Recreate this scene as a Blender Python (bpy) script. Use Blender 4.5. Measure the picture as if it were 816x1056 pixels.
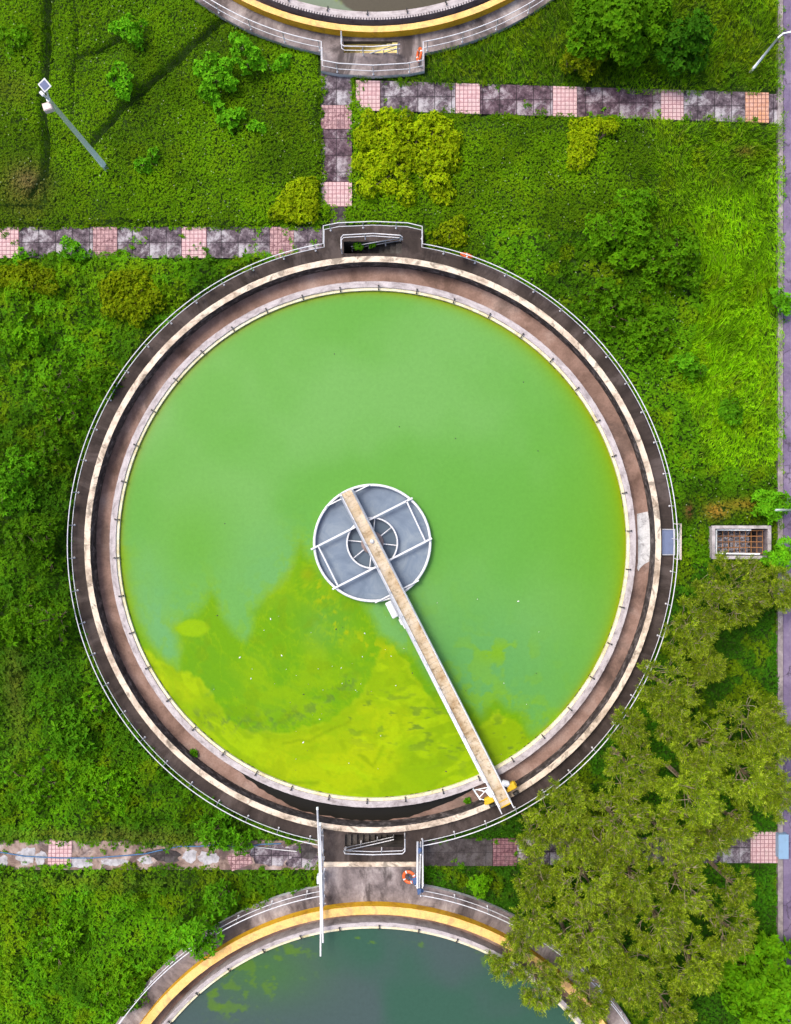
import bpy, math, random
import numpy as np
from mathutils import Vector, Matrix
from mathutils.geometry import tessellate_polygon

for o in list(bpy.data.objects): bpy.data.objects.remove(o)
SC = bpy.context.scene
COL = SC.collection
random.seed(7)
RNG = np.random.default_rng(11)

# ---------------------------------------------------------------- camera, light, exposure
H = 46.0          # camera height (m)
S = 18.7          # photograph pixels per metre at z = 0
CX, CY = 408.0, 528.0
cam = bpy.data.cameras.new('camera')
cam.sensor_fit = 'VERTICAL'
cam.sensor_height = 24.0
cam.lens = 12.0 / ((CY / S) / H)
cam.clip_start = 0.5
cam.clip_end = 2000
cam_o = bpy.data.objects.new('camera', cam)
cam_o.location = (0, 0, H)
cam_o.rotation_euler = (0, 0, 0)
COL.objects.link(cam_o)
SC.camera = cam_o

SUN_EL, SUN_AZ = math.radians(60), math.radians(-52)      # azimuth measured from +Y towards +X
w = bpy.data.worlds.new('World'); SC.world = w
w.use_nodes = True
nt = w.node_tree
bg = nt.nodes['Background']
sky = nt.nodes.new('ShaderNodeTexSky')
sky.sky_type = 'NISHITA'; sky.sun_disc = False
sky.sun_elevation = SUN_EL; sky.sun_rotation = SUN_AZ
sky.dust_density = 4.0; sky.ozone_density = 0.6; sky.air_density = 1.0
nt.links.new(sky.outputs[0], bg.inputs[0])
bg.inputs[1].default_value = 0.15
sun = bpy.data.lights.new('sun', 'SUN')
sun.energy = 1.5; sun.angle = math.radians(22); sun.color = (1.0, 0.94, 0.84)
sun_o = bpy.data.objects.new('sun', sun)
d = Vector((math.sin(SUN_AZ) * math.cos(SUN_EL), math.cos(SUN_AZ) * math.cos(SUN_EL), math.sin(SUN_EL)))
sun_o.rotation_euler = d.to_track_quat('Z', 'Y').to_euler()
COL.objects.link(sun_o)
SC.view_settings.view_transform = 'Standard'
SC.view_settings.look = 'None'
SC.view_settings.exposure = 0.85
SC.view_settings.gamma = 1.0
SC.view_settings.use_curve_mapping = False
SC.render.engine = 'CYCLES'

# ---------------------------------------------------------------- helpers
def P(px, py, z=0.0):
    k = (H - z) / H / S
    return Vector(((px - CX) * k, -(py - CY) * k, z))

def px_of(x, y, z=0.2):
    k = (H - z) / H / S
    return x / k + CX, CY - y / k

def lin(r, g, b):
    f = lambda c: ((c / 255 + 0.055) / 1.055) ** 2.4 if c > 10 else c / 255 / 12.92
    return (f(r), f(g), f(b))

def tag(o, label=None, cat=None, group=None, kind=None):
    if label: o['label'] = label
    if cat: o['category'] = cat
    if group: o['group'] = group
    if kind: o['kind'] = kind
    return o

def thing(name, loc, label, cat, group=None, rz=0.0):
    o = bpy.data.objects.new(name, None)
    o.empty_display_size = 0.3
    o.location = loc; o.rotation_euler = (0, 0, rz)
    COL.objects.link(o)
    tag(o, label, cat, group)
    return o

def link_mesh(name, me, mats, parent=None, loc=None):
    o = bpy.data.objects.new(name, me)
    for m in (mats if isinstance(mats, (list, tuple)) else [mats]): me.materials.append(m)
    if parent: o.parent = parent
    if loc is not None: o.location = loc
    COL.objects.link(o)
    return o

class MB:
    """collects geometry in world coordinates, builds one mesh"""
    def __init__(s): s.v = []; s.f = []; s.m = []; s.sm = []
    def add(s, verts, faces, mat=0, smooth=False):
        b = len(s.v)
        s.v += [tuple(v) for v in verts]
        for f in faces:
            s.f.append(tuple(b + i for i in f)); s.m.append(mat); s.sm.append(smooth)
    def box(s, c, size, rz=0.0, mat=0, rot=None):
        sx, sy, sz = size[0] / 2, size[1] / 2, size[2] / 2
        R = rot if rot is not None else Matrix.Rotation(rz, 3, 'Z')
        vs = [R @ Vector((x * sx, y * sy, z * sz)) + Vector(c) for x in (-1, 1) for y in (-1, 1) for z in (-1, 1)]
        s.add(vs, [(0, 1, 3, 2), (4, 6, 7, 5), (0, 4, 5, 1), (2, 3, 7, 6), (0, 2, 6, 4), (1, 5, 7, 3)], mat)
    def bevbox(s, c, size, rz=0.0, mat=0, b=0.02, rot=None):
        R = rot if rot is not None else Matrix.Rotation(rz, 3, 'Z')
        sx, sy, sz = size[0] / 2, size[1] / 2, size[2] / 2
        b = min(b, sx * .9, sy * .9, sz * .9)
        rings = []
        for (z, i) in ((-sz, b), (-sz + b, 0), (sz - b, 0), (sz, b)):
            X, Y = sx - i, sy - i
            k = b * 0.6 if i == 0 else b * 0.3
            ring = [(-X + k, -Y), (X - k, -Y), (X, -Y + k), (X, Y - k), (X - k, Y), (-X + k, Y), (-X, Y - k), (-X, -Y + k)]
            rings.append([R @ Vector((x, y, z)) + Vector(c) for x, y in ring])
        vs = [v for r in rings for v in r]
        fs = [tuple(range(7, -1, -1)), tuple(range(24, 32))]
        for r in range(3):
            for i in range(8):
                a = r * 8 + i; a2 = r * 8 + (i + 1) % 8
                fs.append((a, a2, a2 + 8, a + 8))
        s.add(vs, fs, mat)
    def tube(s, pts, r, n=8, mat=0, closed=False, caps=True):
        pts = [Vector(p) for p in pts]
        N = len(pts)
        rad = r if isinstance(r, (list, tuple)) else [r] * N
        vs = []; prev = None
        for i, p in enumerate(pts):
            if closed: t = pts[(i + 1) % N] - pts[i - 1]
            else: t = pts[min(i + 1, N - 1)] - pts[max(i - 1, 0)]
            if t.length < 1e-9: t = Vector((0, 0, 1))
            t.normalize()
            up = Vector((0, 0, 1)) if abs(t.z) < 0.95 else Vector((0, 1, 0))
            a = t.cross(up).normalized(); bb = t.cross(a).normalized()
            if prev is not None and a.dot(prev) < 0: a = -a; bb = -bb
            prev = a
            for k in range(n):
                th = 2 * math.pi * k / n
                vs.append(p + (a * math.cos(th) + bb * math.sin(th)) * rad[i])
        fs = []
        for i in range(N if closed else N - 1):
            j = (i + 1) % N
            for k in range(n):
                k2 = (k + 1) % n
                fs.append((i * n + k, i * n + k2, j * n + k2, j * n + k))
        s.add(vs, fs, mat, True)
        if caps and not closed:
            b = len(s.v) - len(vs)
            s.f.append(tuple(b + k for k in range(n))); s.m.append(mat); s.sm.append(False)
            s.f.append(tuple(b + (N - 1) * n + k for k in range(n - 1, -1, -1))); s.m.append(mat); s.sm.append(False)
    def lathe(s, c, prof, n=24, mat=0, axis=None, smooth=True):
        """prof: list of (r, z)"""
        R = axis if axis is not None else Matrix.Identity(3)
        vs = []
        for (r, z) in prof:
            for k in range(n):
                th = 2 * math.pi * k / n
                vs.append(R @ Vector((r * math.cos(th), r * math.sin(th), z)) + Vector(c))
        fs = []
        for i in range(len(prof) - 1):
            for k in range(n):
                k2 = (k + 1) % n
                fs.append((i * n + k, i * n + k2, (i + 1) * n + k2, (i + 1) * n + k))
        s.add(vs, fs, mat, smooth)
    def ring(s, c, r0, r1, z0, z1, n=360, mats=(0, 0, 0, 0), a0=0.0, a1=2 * math.pi, jit=0.0):
        """annulus solid; mats = top, inner, outer, bottom"""
        full = abs(a1 - a0 - 2 * math.pi) < 1e-6
        m = n if full else n + 1
        vs = []
        for (r, z) in ((r0, z0), (r0, z1), (r1, z1), (r1, z0)):
            for k in range(m):
                th = a0 + (a1 - a0) * k / n
                rr = r + (random.uniform(-jit, jit) if jit else 0)
                vs.append((c[0] + rr * math.cos(th), c[1] + rr * math.sin(th), z))
        b = len(s.v)
        s.v += vs
        for (i, j, mt) in ((0, 1, mats[1]), (1, 2, mats[0]), (2, 3, mats[2]), (3, 0, mats[3])):
            for k in range(n):
                k2 = (k + 1) % m
                s.f.append((b + i * m + k, b + j * m + k, b + j * m + k2, b + i * m + k2)); s.m.append(mt); s.sm.append(False)
        if not full:
            for k in (0, m - 1):
                s.f.append(tuple(b + i * m + k for i in range(4))); s.m.append(mats[0]); s.sm.append(False)
    def slab(s, outer, holes, z0, z1, mats=(0, 0, 0)):
        """prism from 2D outline with holes; mats = top, outer side, hole side"""
        loops = [outer] + list(holes)
        tris = tessellate_polygon([[Vector((p[0], p[1], 0)) for p in l] for l in loops])
        flat = [p for l in loops for p in l]
        vt = [(p[0], p[1], z1) for p in flat]; vb = [(p[0], p[1], z0) for p in flat]
        n = len(flat)
        up = []
        for t in tris:
            a, b, c = (flat[i] for i in t)
            cr = (b[0] - a[0]) * (c[1] - a[1]) - (b[1] - a[1]) * (c[0] - a[0])
            up.append(tuple(t) if cr > 0 else tuple(reversed(t)))
        s.add(vt, up, mats[0])
        s.add(vb, [tuple(reversed(t)) for t in up], mats[1])
        for li, l in enumerate(loops):
            m = len(l)
            vs = [(p[0], p[1], z1) for p in l] + [(p[0], p[1], z0) for p in l]
            s.add(vs, [(i, (i + 1) % m, m + (i + 1) % m, m + i) for i in range(m)], mats[1] if li == 0 else mats[2])
    def build(s, name, mats, parent=None, origin=None):
        o0 = Vector(parent.location) if parent is not None else (Vector(origin) if origin is not None else Vector((0, 0, 0)))
        me = bpy.data.meshes.new(name)
        me.from_pydata([(v[0] - o0.x, v[1] - o0.y, v[2] - o0.z) for v in s.v], [], s.f)
        me.polygons.foreach_set('material_index', s.m)
        me.polygons.foreach_set('use_smooth', s.sm)
        me.update()
        o = link_mesh(name, me, mats, parent)
        if parent is None: o.location = o0
        return o

# ---- numpy value noise
_lat = RNG.random((256, 256))
def vnoise(x, y, sc=1.0, off=0.0):
    x = np.asarray(x, float) * sc + 71.3 + off * 17.17; y = np.asarray(y, float) * sc + 33.7 + off * 9.31
    xi = np.floor(x).astype(int); yi = np.floor(y).astype(int)
    fx = x - xi; fy = y - yi
    fx = fx * fx * (3 - 2 * fx); fy = fy * fy * (3 - 2 * fy)
    g = lambda a, b: _lat[a % 256, b % 256]
    return (g(xi, yi) * (1 - fx) + g(xi + 1, yi) * fx) * (1 - fy) + (g(xi, yi + 1) * (1 - fx) + g(xi + 1, yi + 1) * fx) * fy
def fbm(x, y, sc=1.0, oct=4, off=0.0, gain=0.5):
    s_ = 0; a = 1; t = 0
    for i in range(oct):
        s_ = s_ + a * vnoise(x, y, sc * 2 ** i, off + i * 3.1); t += a; a *= gain
    return s_ / t
def inpoly(px, py, poly):
    r = np.zeros(np.shape(px), bool); n = len(poly)
    for i in range(n):
        x1, y1 = poly[i]; x2, y2 = poly[(i + 1) % n]
        if y1 == y2: continue
        c = ((y1 > py) != (y2 > py)) & (px < (x2 - x1) * (py - y1) / (y2 - y1) + x1)
        r ^= c
    return r
def dline(px, py, pl):
    dm = np.full(np.shape(px), 1e9)
    for i in range(len(pl) - 1):
        x1, y1 = pl[i]; x2, y2 = pl[i + 1]
        dx, dy = x2 - x1, y2 - y1
        t = np.clip(((px - x1) * dx + (py - y1) * dy) / (dx * dx + dy * dy), 0, 1)
        dm = np.minimum(dm, np.hypot(px - x1 - t * dx, py - y1 - t * dy))
    return dm
def sdpoly(px, py, poly):
    """signed distance, negative inside"""
    dm = dline(px, py, list(poly) + [poly[0]])
    return np.where(inpoly(px, py, poly), -dm, dm)
def sst(a, b, x):
    t = np.clip((x - a) / (b - a), 0, 1); return t * t * (3 - 2 * t)

# ---------------------------------------------------------------- materials
class NB:
    def __init__(s, name):
        s.m = bpy.data.materials.new(name); s.m.use_nodes = True
        s.nt = s.m.node_tree; s.N = s.nt.nodes; s.L = s.nt.links
        s.b = s.N['Principled BSDF']
    def n(s, t, **kw):
        x = s.N.new(t)
        for k, v in kw.items():
            if k.startswith('_'): setattr(x, k[1:], v)
            else: x.inputs[k].default_value = v
        return x
    def l(s, a, b): s.L.new(a, b)
    def coord(s): return s.n('ShaderNodeTexCoord').outputs['Object']
    def polar(s, ka=1.0, kr=1.0):
        c = s.coord(); sp = s.n('ShaderNodeSeparateXYZ'); s.l(c, sp.inputs[0])
        a = s.n('ShaderNodeMath', _operation='ARCTAN2'); s.l(sp.outputs[1], a.inputs[0]); s.l(sp.outputs[0], a.inputs[1])
        ln = s.n('ShaderNodeVectorMath', _operation='LENGTH'); s.l(c, ln.inputs[0])
        m1 = s.n('ShaderNodeMath', _operation='MULTIPLY'); m1.inputs[1].default_value = ka * 15; s.l(a.outputs[0], m1.inputs[0])
        m2 = s.n('ShaderNodeMath', _operation='MULTIPLY'); m2.inputs[1].default_value = kr; s.l(ln.outputs['Value'], m2.inputs[0])
        cb = s.n('ShaderNodeCombineXYZ'); s.l(m1.outputs[0], cb.inputs[0]); s.l(m2.outputs[0], cb.inputs[1]); s.l(sp.outputs[2], cb.inputs[2])
        return cb.outputs[0]
    def noise(s, vec, scale, detail=5, rough=0.6, dist=0.0):
        x = s.n('ShaderNodeTexNoise'); x.inputs['Scale'].default_value = scale
        x.inputs['Detail'].default_value = detail; x.inputs['Roughness'].default_value = rough; x.inputs['Distortion'].default_value = dist
        s.l(vec, x.inputs['Vector']); return x.outputs['Fac']
    def mapping(s, vec, scale):
        x = s.n('ShaderNodeMapping'); x.inputs['Scale'].default_value = scale; s.l(vec, x.inputs['Vector']); return x.outputs[0]
    def ramp(s, fac, stops):
        r = s.n('ShaderNodeValToRGB'); e = r.color_ramp.elements
        while len(e) < len(stops): e.new(0.5)
        for i, (p, c) in enumerate(stops):
            e[i].position = p; e[i].color = (*c, 1) if len(c) == 3 else c
        s.l(fac, r.inputs[0]); return r.outputs[0]
    def rng(s, fac, a, b, c=0.0, d=1.0):
        r = s.n('ShaderNodeMapRange'); r.inputs[1].default_value = a; r.inputs[2].default_value = b
        r.inputs[3].default_value = c; r.inputs[4].default_value = d; s.l(fac, r.inputs[0]); return r.outputs[0]
    def mix(s, fac, a, b, mode='MIX'):
        x = s.n('ShaderNodeMix', _data_type='RGBA', _blend_type=mode)
        for sock, v in ((x.inputs[0], fac), (x.inputs[6], a), (x.inputs[7], b)):
            if isinstance(v, (int, float)): sock.default_value = v
            elif isinstance(v, tuple): sock.default_value = (*v, 1)
            else: s.l(v, sock)
        return x.outputs[2]
    def bump(s, h, strength=0.3, dist=0.02):
        x = s.n('ShaderNodeBump'); x.inputs['Strength'].default_value = strength; x.inputs['Distance'].default_value = dist
        s.l(h, x.inputs['Height']); s.l(x.outputs[0], s.b.inputs['Normal'])
    def fin(s, col, rough=0.8, metal=0.0, spec=0.3):
        if isinstance(col, tuple): s.b.inputs['Base Color'].default_value = (*col, 1)
        else: s.l(col, s.b.inputs['Base Color'])
        if isinstance(rough, (int, float)): s.b.inputs['Roughness'].default_value = rough
        else: s.l(rough, s.b.inputs['Roughness'])
        s.b.inputs['Metallic'].default_value = metal
        s.b.inputs['Specular IOR Level'].default_value = spec
        return s.m

def mottled(name, c1, c2, c3=None, scale=1.2, fine=9.0, rough=0.85, stain=None, stain_amt=0.5, bump=0.25, stain_scale=0.5, polar=None, spec=0.25):
    n = NB(name)
    v = n.polar(*polar) if polar else n.coord()
    vc = n.coord()
    a = n.noise(v, scale, 7, 0.65, 0.4)
    col = n.ramp(a, [(0.32, c1), (0.52, c2), (0.70, c3 or c2)])
    f = n.noise(vc, fine, 5, 0.7)
    col = n.mix(0.55, col, n.ramp(f, [(0.25, (0.35, 0.35, 0.35)), (0.75, (0.75, 0.75, 0.75))]), 'OVERLAY')
    if stain:
        st = n.noise(v, stain_scale, 6, 0.7, 0.8)
        col = n.mix(n.rng(st, 0.52, 0.62, 0, stain_amt), col, stain)
    n.bump(f, bump, 0.02)
    return n.fin(col, rough, spec=spec)

def painted(name, c, dirt=(0.12, 0.1, 0.08), amt=0.35, rough=0.45, metal=0.0, sc=3.0):
    n = NB(name); v = n.coord()
    a = n.noise(v, sc, 6, 0.7)
    col = n.mix(n.rng(a, 0.5, 0.75, 0, amt), c, dirt)
    return n.fin(col, rough, metal, 0.4)

M = {}
# exposure is up for the shade of an overcast sky, so base colours stay moderate
M['deck_dark'] = mottled('dark weathered concrete', (0.016, 0.011, 0.009), (0.040, 0.029, 0.025), (0.075, 0.056, 0.050), scale=0.55, fine=11, stain=(0.12, 0.095, 0.088), stain_amt=0.45, stain_scale=0.33, polar=(1.6, 0.55))
M['deck_grey'] = mottled('streaked grey concrete', (0.045, 0.035, 0.036), (0.19, 0.155, 0.150), (0.36, 0.315, 0.30), scale=0.75, fine=7, stain=(0.045, 0.035, 0.033), stain_amt=0.8, stain_scale=0.45, polar=(1.1, 0.55))
M['rim_cream'] = mottled('pale worn concrete track', (0.24, 0.18, 0.13), (0.56, 0.46, 0.36), (0.62, 0.53, 0.43), scale=0.9, fine=14, stain=(0.10, 0.08, 0.06), stain_amt=0.7, stain_scale=1.3, polar=(1.0, 1.2))
M['rim_inner'] = mottled('dark blotched rendered wall', (0.012, 0.010, 0.010), (0.060, 0.050, 0.046), (0.22, 0.19, 0.18), scale=2.6, fine=16, bump=0.6)
M['rim_outer_dark'] = M['deck_dark']
def yellow_paint(name, a, b):
    return mottled(name, a, b, b, scale=0.8, fine=12, stain=(a[0] * .55, a[1] * .5, a[2] + .01), stain_amt=0.5, stain_scale=1.2, polar=(1.0, 1.0), rough=0.6)
M['yellow_top'] = yellow_paint('worn yellow painted track', (0.62, 0.34, 0.09), (0.70, 0.42, 0.14))
M['yellow_side'] = yellow_paint('deep yellow painted wall', (0.47, 0.23, 0.008), (0.58, 0.32, 0.012))
M['yellow_pale'] = yellow_paint('faded yellow stair paint', (0.55, 0.42, 0.12), (0.68, 0.56, 0.22))
M['launder'] = mottled('pinkish brown channel bed', (0.11, 0.066, 0.050), (0.23, 0.145, 0.115), (0.31, 0.22, 0.185), scale=0.55, fine=9, stain=(0.05, 0.036, 0.03), stain_amt=0.5, stain_scale=0.28, polar=(0.8, 0.8))
M['weir_white'] = mottled('pale concrete weir wall', (0.20, 0.17, 0.17), (0.37, 0.33, 0.33), (0.44, 0.40, 0.40), scale=1.6, fine=14, polar=(1.0, 2.0))
M['weir_cream'] = mottled('cream tide-marked plate', (0.42, 0.37, 0.20), (0.60, 0.54, 0.38), (0.64, 0.58, 0.44), scale=1.4, fine=10, polar=(1.0, 1.0))
M['dark_steel'] = painted('dark bracket steel', (0.03, 0.028, 0.026), rough=0.6)
M['white_rail'] = painted('white painted steel tube', (0.58, 0.58, 0.61), (0.22, 0.2, 0.2), 0.5, 0.4)
M['white_metal'] = painted('white enamelled steel', (0.60, 0.60, 0.62), (0.3, 0.28, 0.26), 0.4, 0.4)
M['galv'] = painted('pale galvanised steel', (0.82, 0.87, 0.90), (0.4, 0.45, 0.5), 0.3, 0.4, 0.0)
M['edge_white'] = mottled('whitewashed slab edge', (0.25, 0.24, 0.24), (0.45, 0.45, 0.46), (0.5, 0.5, 0.5), scale=1.2, fine=10)
M['black_wet'] = NB('still black channel water').fin((0.011, 0.010, 0.008), 0.35, spec=0.15)
M['hole_dark'] = mottled('dark stairwell concrete', (0.025, 0.022, 0.02), (0.06, 0.052, 0.046), (0.10, 0.09, 0.08), scale=1.2)  # dark concrete tone on stairwell sides, steps and the tank and chamber floors
M['lime'] = mottled('white lime crust', (0.36, 0.36, 0.37), (0.50, 0.50, 0.51), (0.53, 0.53, 0.53), scale=2.0, fine=9, stain=(0.16, 0.15, 0.16), stain_amt=0.6, stain_scale=2.2)
M['pale_patch'] = mottled('pale worn concrete patch', (0.20, 0.19, 0.20), (0.36, 0.35, 0.37), (0.44, 0.43, 0.46), scale=1.6, fine=8, stain=(0.16, 0.12, 0.12), stain_amt=0.7, stain_scale=1.4)
M['orange'] = painted('orange lifebuoy shell', (0.62, 0.095, 0.015), (0.4, 0.06, 0.01), 0.3, 0.4)
M['white_band'] = painted('white reflective band', (0.62, 0.60, 0.58), (0.5, 0.5, 0.5), 0.2, 0.4)
M['blue_paint'] = painted('blue painted steel', (0.05, 0.09, 0.20), (0.1, 0.1, 0.12), 0.5, 0.5)
M['hose'] = painted('blue hose rubber', (0.03, 0.11, 0.25), (0.12, 0.2, 0.28), 0.4, 0.5)
M['yellow_steel'] = painted('yellow machine paint', (0.60, 0.37, 0.01), (0.3, 0.15, 0.02), 0.4, 0.45)
M['rust'] = painted('rusty iron bar', (0.26, 0.12, 0.045), (0.10, 0.04, 0.02), 0.6, 0.8, sc=6)
M['panel'] = painted('blue grey solar glass', (0.13, 0.15, 0.25), (0.2, 0.22, 0.3), 0.3, 0.15)
M['pinkish'] = painted('pinkish white plastic', (0.58, 0.46, 0.44), (0.5, 0.3, 0.25), 0.3, 0.5)
M['bark'] = mottled('grey brown bark', (0.08, 0.055, 0.035), (0.17, 0.125, 0.08), (0.25, 0.2, 0.14), scale=3)
M['twig'] = mottled('pale dry twig bark', (0.16, 0.125, 0.07), (0.26, 0.21, 0.13), (0.33, 0.28, 0.19), scale=3)
M['column'] = mottled('pinkish centre column concrete', (0.12, 0.09, 0.085), (0.22, 0.17, 0.16), (0.28, 0.22, 0.2), scale=1.5)
M['chamber'] = mottled('pale chamber concrete', (0.16, 0.14, 0.145), (0.34, 0.31, 0.31), (0.44, 0.41, 0.41), scale=2, fine=12)
M['chamber_in'] = mottled('purple grey chamber wall', (0.07, 0.055, 0.065), (0.15, 0.125, 0.14), (0.2, 0.17, 0.18), scale=2)
M['rubble'] = mottled('grey rubble and scum', (0.03, 0.028, 0.028), (0.24, 0.23, 0.27), (0.5, 0.5, 0.56), scale=3.2, fine=8)

def paving(name, joint, c1, c2, c3, stain, tile, jc, st_sc=0.85, jamt=0.75):
    n = NB(name); v = n.coord()
    a = n.noise(v, 1.5, 10, 0.8, 0.15)
    col = n.ramp(a, [(0.40, c1), (0.50, c2), (0.66, c3)])
    f = n.noise(v, 13, 5, 0.7)
    col = n.mix(0.5, col, n.ramp(f, [(0.2, (0.3,) * 3), (0.8, (0.75,) * 3)]), 'OVERLAY')
    st = n.noise(v, st_sc, 10, 0.82, 0.15)
    col = n.mix(n.rng(st, 0.51, 0.60, 0, 0.85), col, stain)
    ms = n.noise(v, 2.3, 8, 0.8, 0.1)
    col = n.mix(n.rng(ms, 0.58, 0.66, 0, 0.75), col, (0.030, 0.034, 0.018))
    br = n.n('ShaderNodeTexBrick'); br.offset = 0.0
    br.inputs['Scale'].default_value = 1.0
    br.inputs['Brick Width'].default_value = tile; br.inputs['Row Height'].default_value = tile
    br.inputs['Mortar Size'].default_value = joint; br.inputs['Mortar Smooth'].default_value = 0.3
    br.inputs['Color1'].default_value = (1, 1, 1, 1); br.inputs['Color2'].default_value = (0.97, 0.97, 0.97, 1); br.inputs['Mortar'].default_value = (0, 0, 0, 1)
    n.l(v, br.inputs['Vector'])
    col = n.mix(n.rng(br.outputs['Fac'], 0, 1, 0, jamt), n.mix(1.0, col, br.outputs['Color'], 'MULTIPLY'), jc)
    n.bump(f, 0.25, 0.02)
    return n.fin(col, 0.85, spec=0.2)
M['path_grey'] = paving('lichen spotted grey paving', 0.02, (0.030, 0.022, 0.028), (0.10, 0.075, 0.090), (0.30, 0.26, 0.28), (0.40, 0.38, 0.40), 0.93, (0.05, 0.042, 0.05), 0.7, 0.3)
M['path_purple'] = paving('dark purple paving', 0.02, (0.026, 0.016, 0.021), (0.085, 0.052, 0.066), (0.22, 0.16, 0.18), (0.34, 0.30, 0.32), 0.93, (0.05, 0.036, 0.045), 0.7, 0.3)
M['path_dark'] = paving('dark damp concrete paving', 0.012, (0.022, 0.018, 0.018), (0.045, 0.037, 0.037), (0.09, 0.08, 0.08), (0.075, 0.067, 0.07), 1.6, (0.03, 0.026, 0.028))
M['path_pink'] = paving('pink square tiles', 0.022, (0.42, 0.25, 0.255), (0.52, 0.35, 0.35), (0.60, 0.45, 0.45), (0.48, 0.34, 0.33), 0.225, (0.33, 0.17, 0.19), jamt=0.7)
M['path_pink_worn'] = paving('stained pink square tiles', 0.022, (0.10, 0.045, 0.055), (0.40, 0.25, 0.25), (0.50, 0.34, 0.34), (0.11, 0.055, 0.07), 0.225, (0.20, 0.10, 0.11), 0.9)
M['path_pink_dark'] = paving('darkened mottled pink tiles', 0.02, (0.07, 0.03, 0.04), (0.18, 0.09, 0.10), (0.34, 0.21, 0.22), (0.10, 0.05, 0.06), 0.225, (0.09, 0.04, 0.05), 1.3)
M['path_orange'] = paving('orange tinted square tiles', 0.022, (0.42, 0.20, 0.12), (0.50, 0.28, 0.20), (0.54, 0.36, 0.34), (0.52, 0.24, 0.10), 0.225, (0.22, 0.10, 0.08))
M['dirt_path'] = mottled('pinkish broken path bed', (0.09, 0.055, 0.048), (0.25, 0.18, 0.15), (0.40, 0.33, 0.31), scale=1.1, fine=6, stain=(0.06, 0.04, 0.04), stain_amt=0.75, stain_scale=0.8)
M['asphalt'] = mottled('purple grey asphalt', (0.09, 0.07, 0.105), (0.13, 0.105, 0.155), (0.18, 0.15, 0.20), scale=0.5, fine=22, stain=(0.07, 0.06, 0.08), stain_amt=0.5)
def _asph():
    n = NB('cracked purple grey asphalt'); v = n.coord()
    col = n.ramp(n.noise(v, 0.5, 9, 0.75, 0.2), [(0.35, (0.10, 0.075, 0.13)), (0.5, (0.15, 0.115, 0.19)), (0.68, (0.22, 0.18, 0.25))])
    vo = n.n('ShaderNodeTexVoronoi'); vo.feature = 'DISTANCE_TO_EDGE'; vo.inputs['Scale'].default_value = 0.45
    mp = n.mapping(v, (1, .7, 1)); ns = n.n('ShaderNodeTexNoise'); ns.inputs['Scale'].default_value = 1.6; ns.inputs['Detail'].default_value = 5
    n.l(v, ns.inputs['Vector']); mv = n.n('ShaderNodeVectorMath', _operation='ADD'); n.l(mp, mv.inputs[0]); n.l(ns.outputs['Color'], mv.inputs[1]); n.l(mv.outputs[0], vo.inputs['Vector'])
    col = n.mix(n.rng(vo.outputs['Distance'], 0.0, 0.02, 0.8, 0), col, (0.04, 0.03, 0.045))
    col = n.mix(n.rng(n.noise(v, 5, 6, .8), .55, .7, 0, .5), col, (0.28, 0.24, 0.28))
    return n.fin(col, 0.9, spec=.2)
M['asphalt'] = _asph()
M['kerb'] = mottled('worn kerb concrete', (0.10, 0.085, 0.09), (0.22, 0.19, 0.19), (0.32, 0.28, 0.28), scale=1.4)
M['soil'] = mottled('dark soil under leaves', (0.014, 0.034, 0.002), (0.022, 0.055, 0.002), (0.035, 0.085, 0.003), scale=1.0)

def leaf_mat(name, trans=0.3, rough=0.6):
    n = NB(name)
    at = n.n('ShaderNodeAttribute'); at.attribute_name = 'Col'
    n.l(at.outputs['Color'], n.b.inputs['Base Color'])
    n.b.inputs['Roughness'].default_value = rough
    n.b.inputs['Specular IOR Level'].default_value = 0.06
    tr = n.n('ShaderNodeBsdfTranslucent'); n.l(at.outputs['Color'], tr.inputs[0])
    mx = n.n('ShaderNodeMixShader'); mx.inputs[0].default_value = trans
    n.l(n.b.outputs[0], mx.inputs[1]); n.l(tr.outputs[0], mx.inputs[2])
    n.l(mx.outputs[0], n.N['Material Output'].inputs[0])
    return n.m
M['leaf'] = leaf_mat('leaf green', 0.28, 0.7)

# ---------------------------------------------------------------- leaves (numpy)
class Leaves:
    def __init__(s): s.V = []; s.C = []
    def add(s, base, dr, nrm, L, W, col, fold=0.25):
        """base Nx3, dr Nx3 unit, nrm Nx3; rhombic leaf of 4 vertices"""
        side = np.cross(dr, nrm); side /= (np.linalg.norm(side, axis=1, keepdims=True) + 1e-9)
        nn = np.cross(side, dr)
        L = np.asarray(L)[:, None]; W = np.asarray(W)[:, None]
        mid = base + dr * L * 0.45
        v = np.stack([base, mid + side * W / 2 + nn * W * fold, base + dr * L - nn * L * 0.10, mid - side * W / 2 + nn * W * fold], 1)
        s.V.append(v.reshape(-1, 3)); s.C.append(np.repeat(col, 4, 0))
    def build(s, name, mat, parent=None, z_floor=None):
        V = np.concatenate(s.V); Cc = np.concatenate(s.C)
        if parent is not None: V = V - np.array(parent.location)[None]
        n = len(V) // 4
        me = bpy.data.meshes.new(name)
        me.vertices.add(n * 4); me.vertices.foreach_set('co', V.astype(np.float32).ravel())
        me.loops.add(n * 6)
        b = (np.arange(n) * 4)[:, None]
        idx = np.concatenate([b + 0, b + 1, b + 2, b + 0, b + 2, b + 3], 1)
        me.loops.foreach_set('vertex_index', idx.ravel().astype(np.int32))
        me.polygons.add(n * 2)
        me.polygons.foreach_set('loop_start', (np.arange(n * 2) * 3).astype(np.int32))
        me.update(calc_edges=True)
        ca = me.color_attributes.new('Col', 'FLOAT_COLOR', 'POINT')
        rgba = np.ones((n * 4, 4), np.float32); rgba[:, :3] = np.clip(Cc, 0.001, 0.9)
        ca.data.foreach_set('color', rgba.ravel())
        return link_mesh(name, me, mat, parent)

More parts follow.
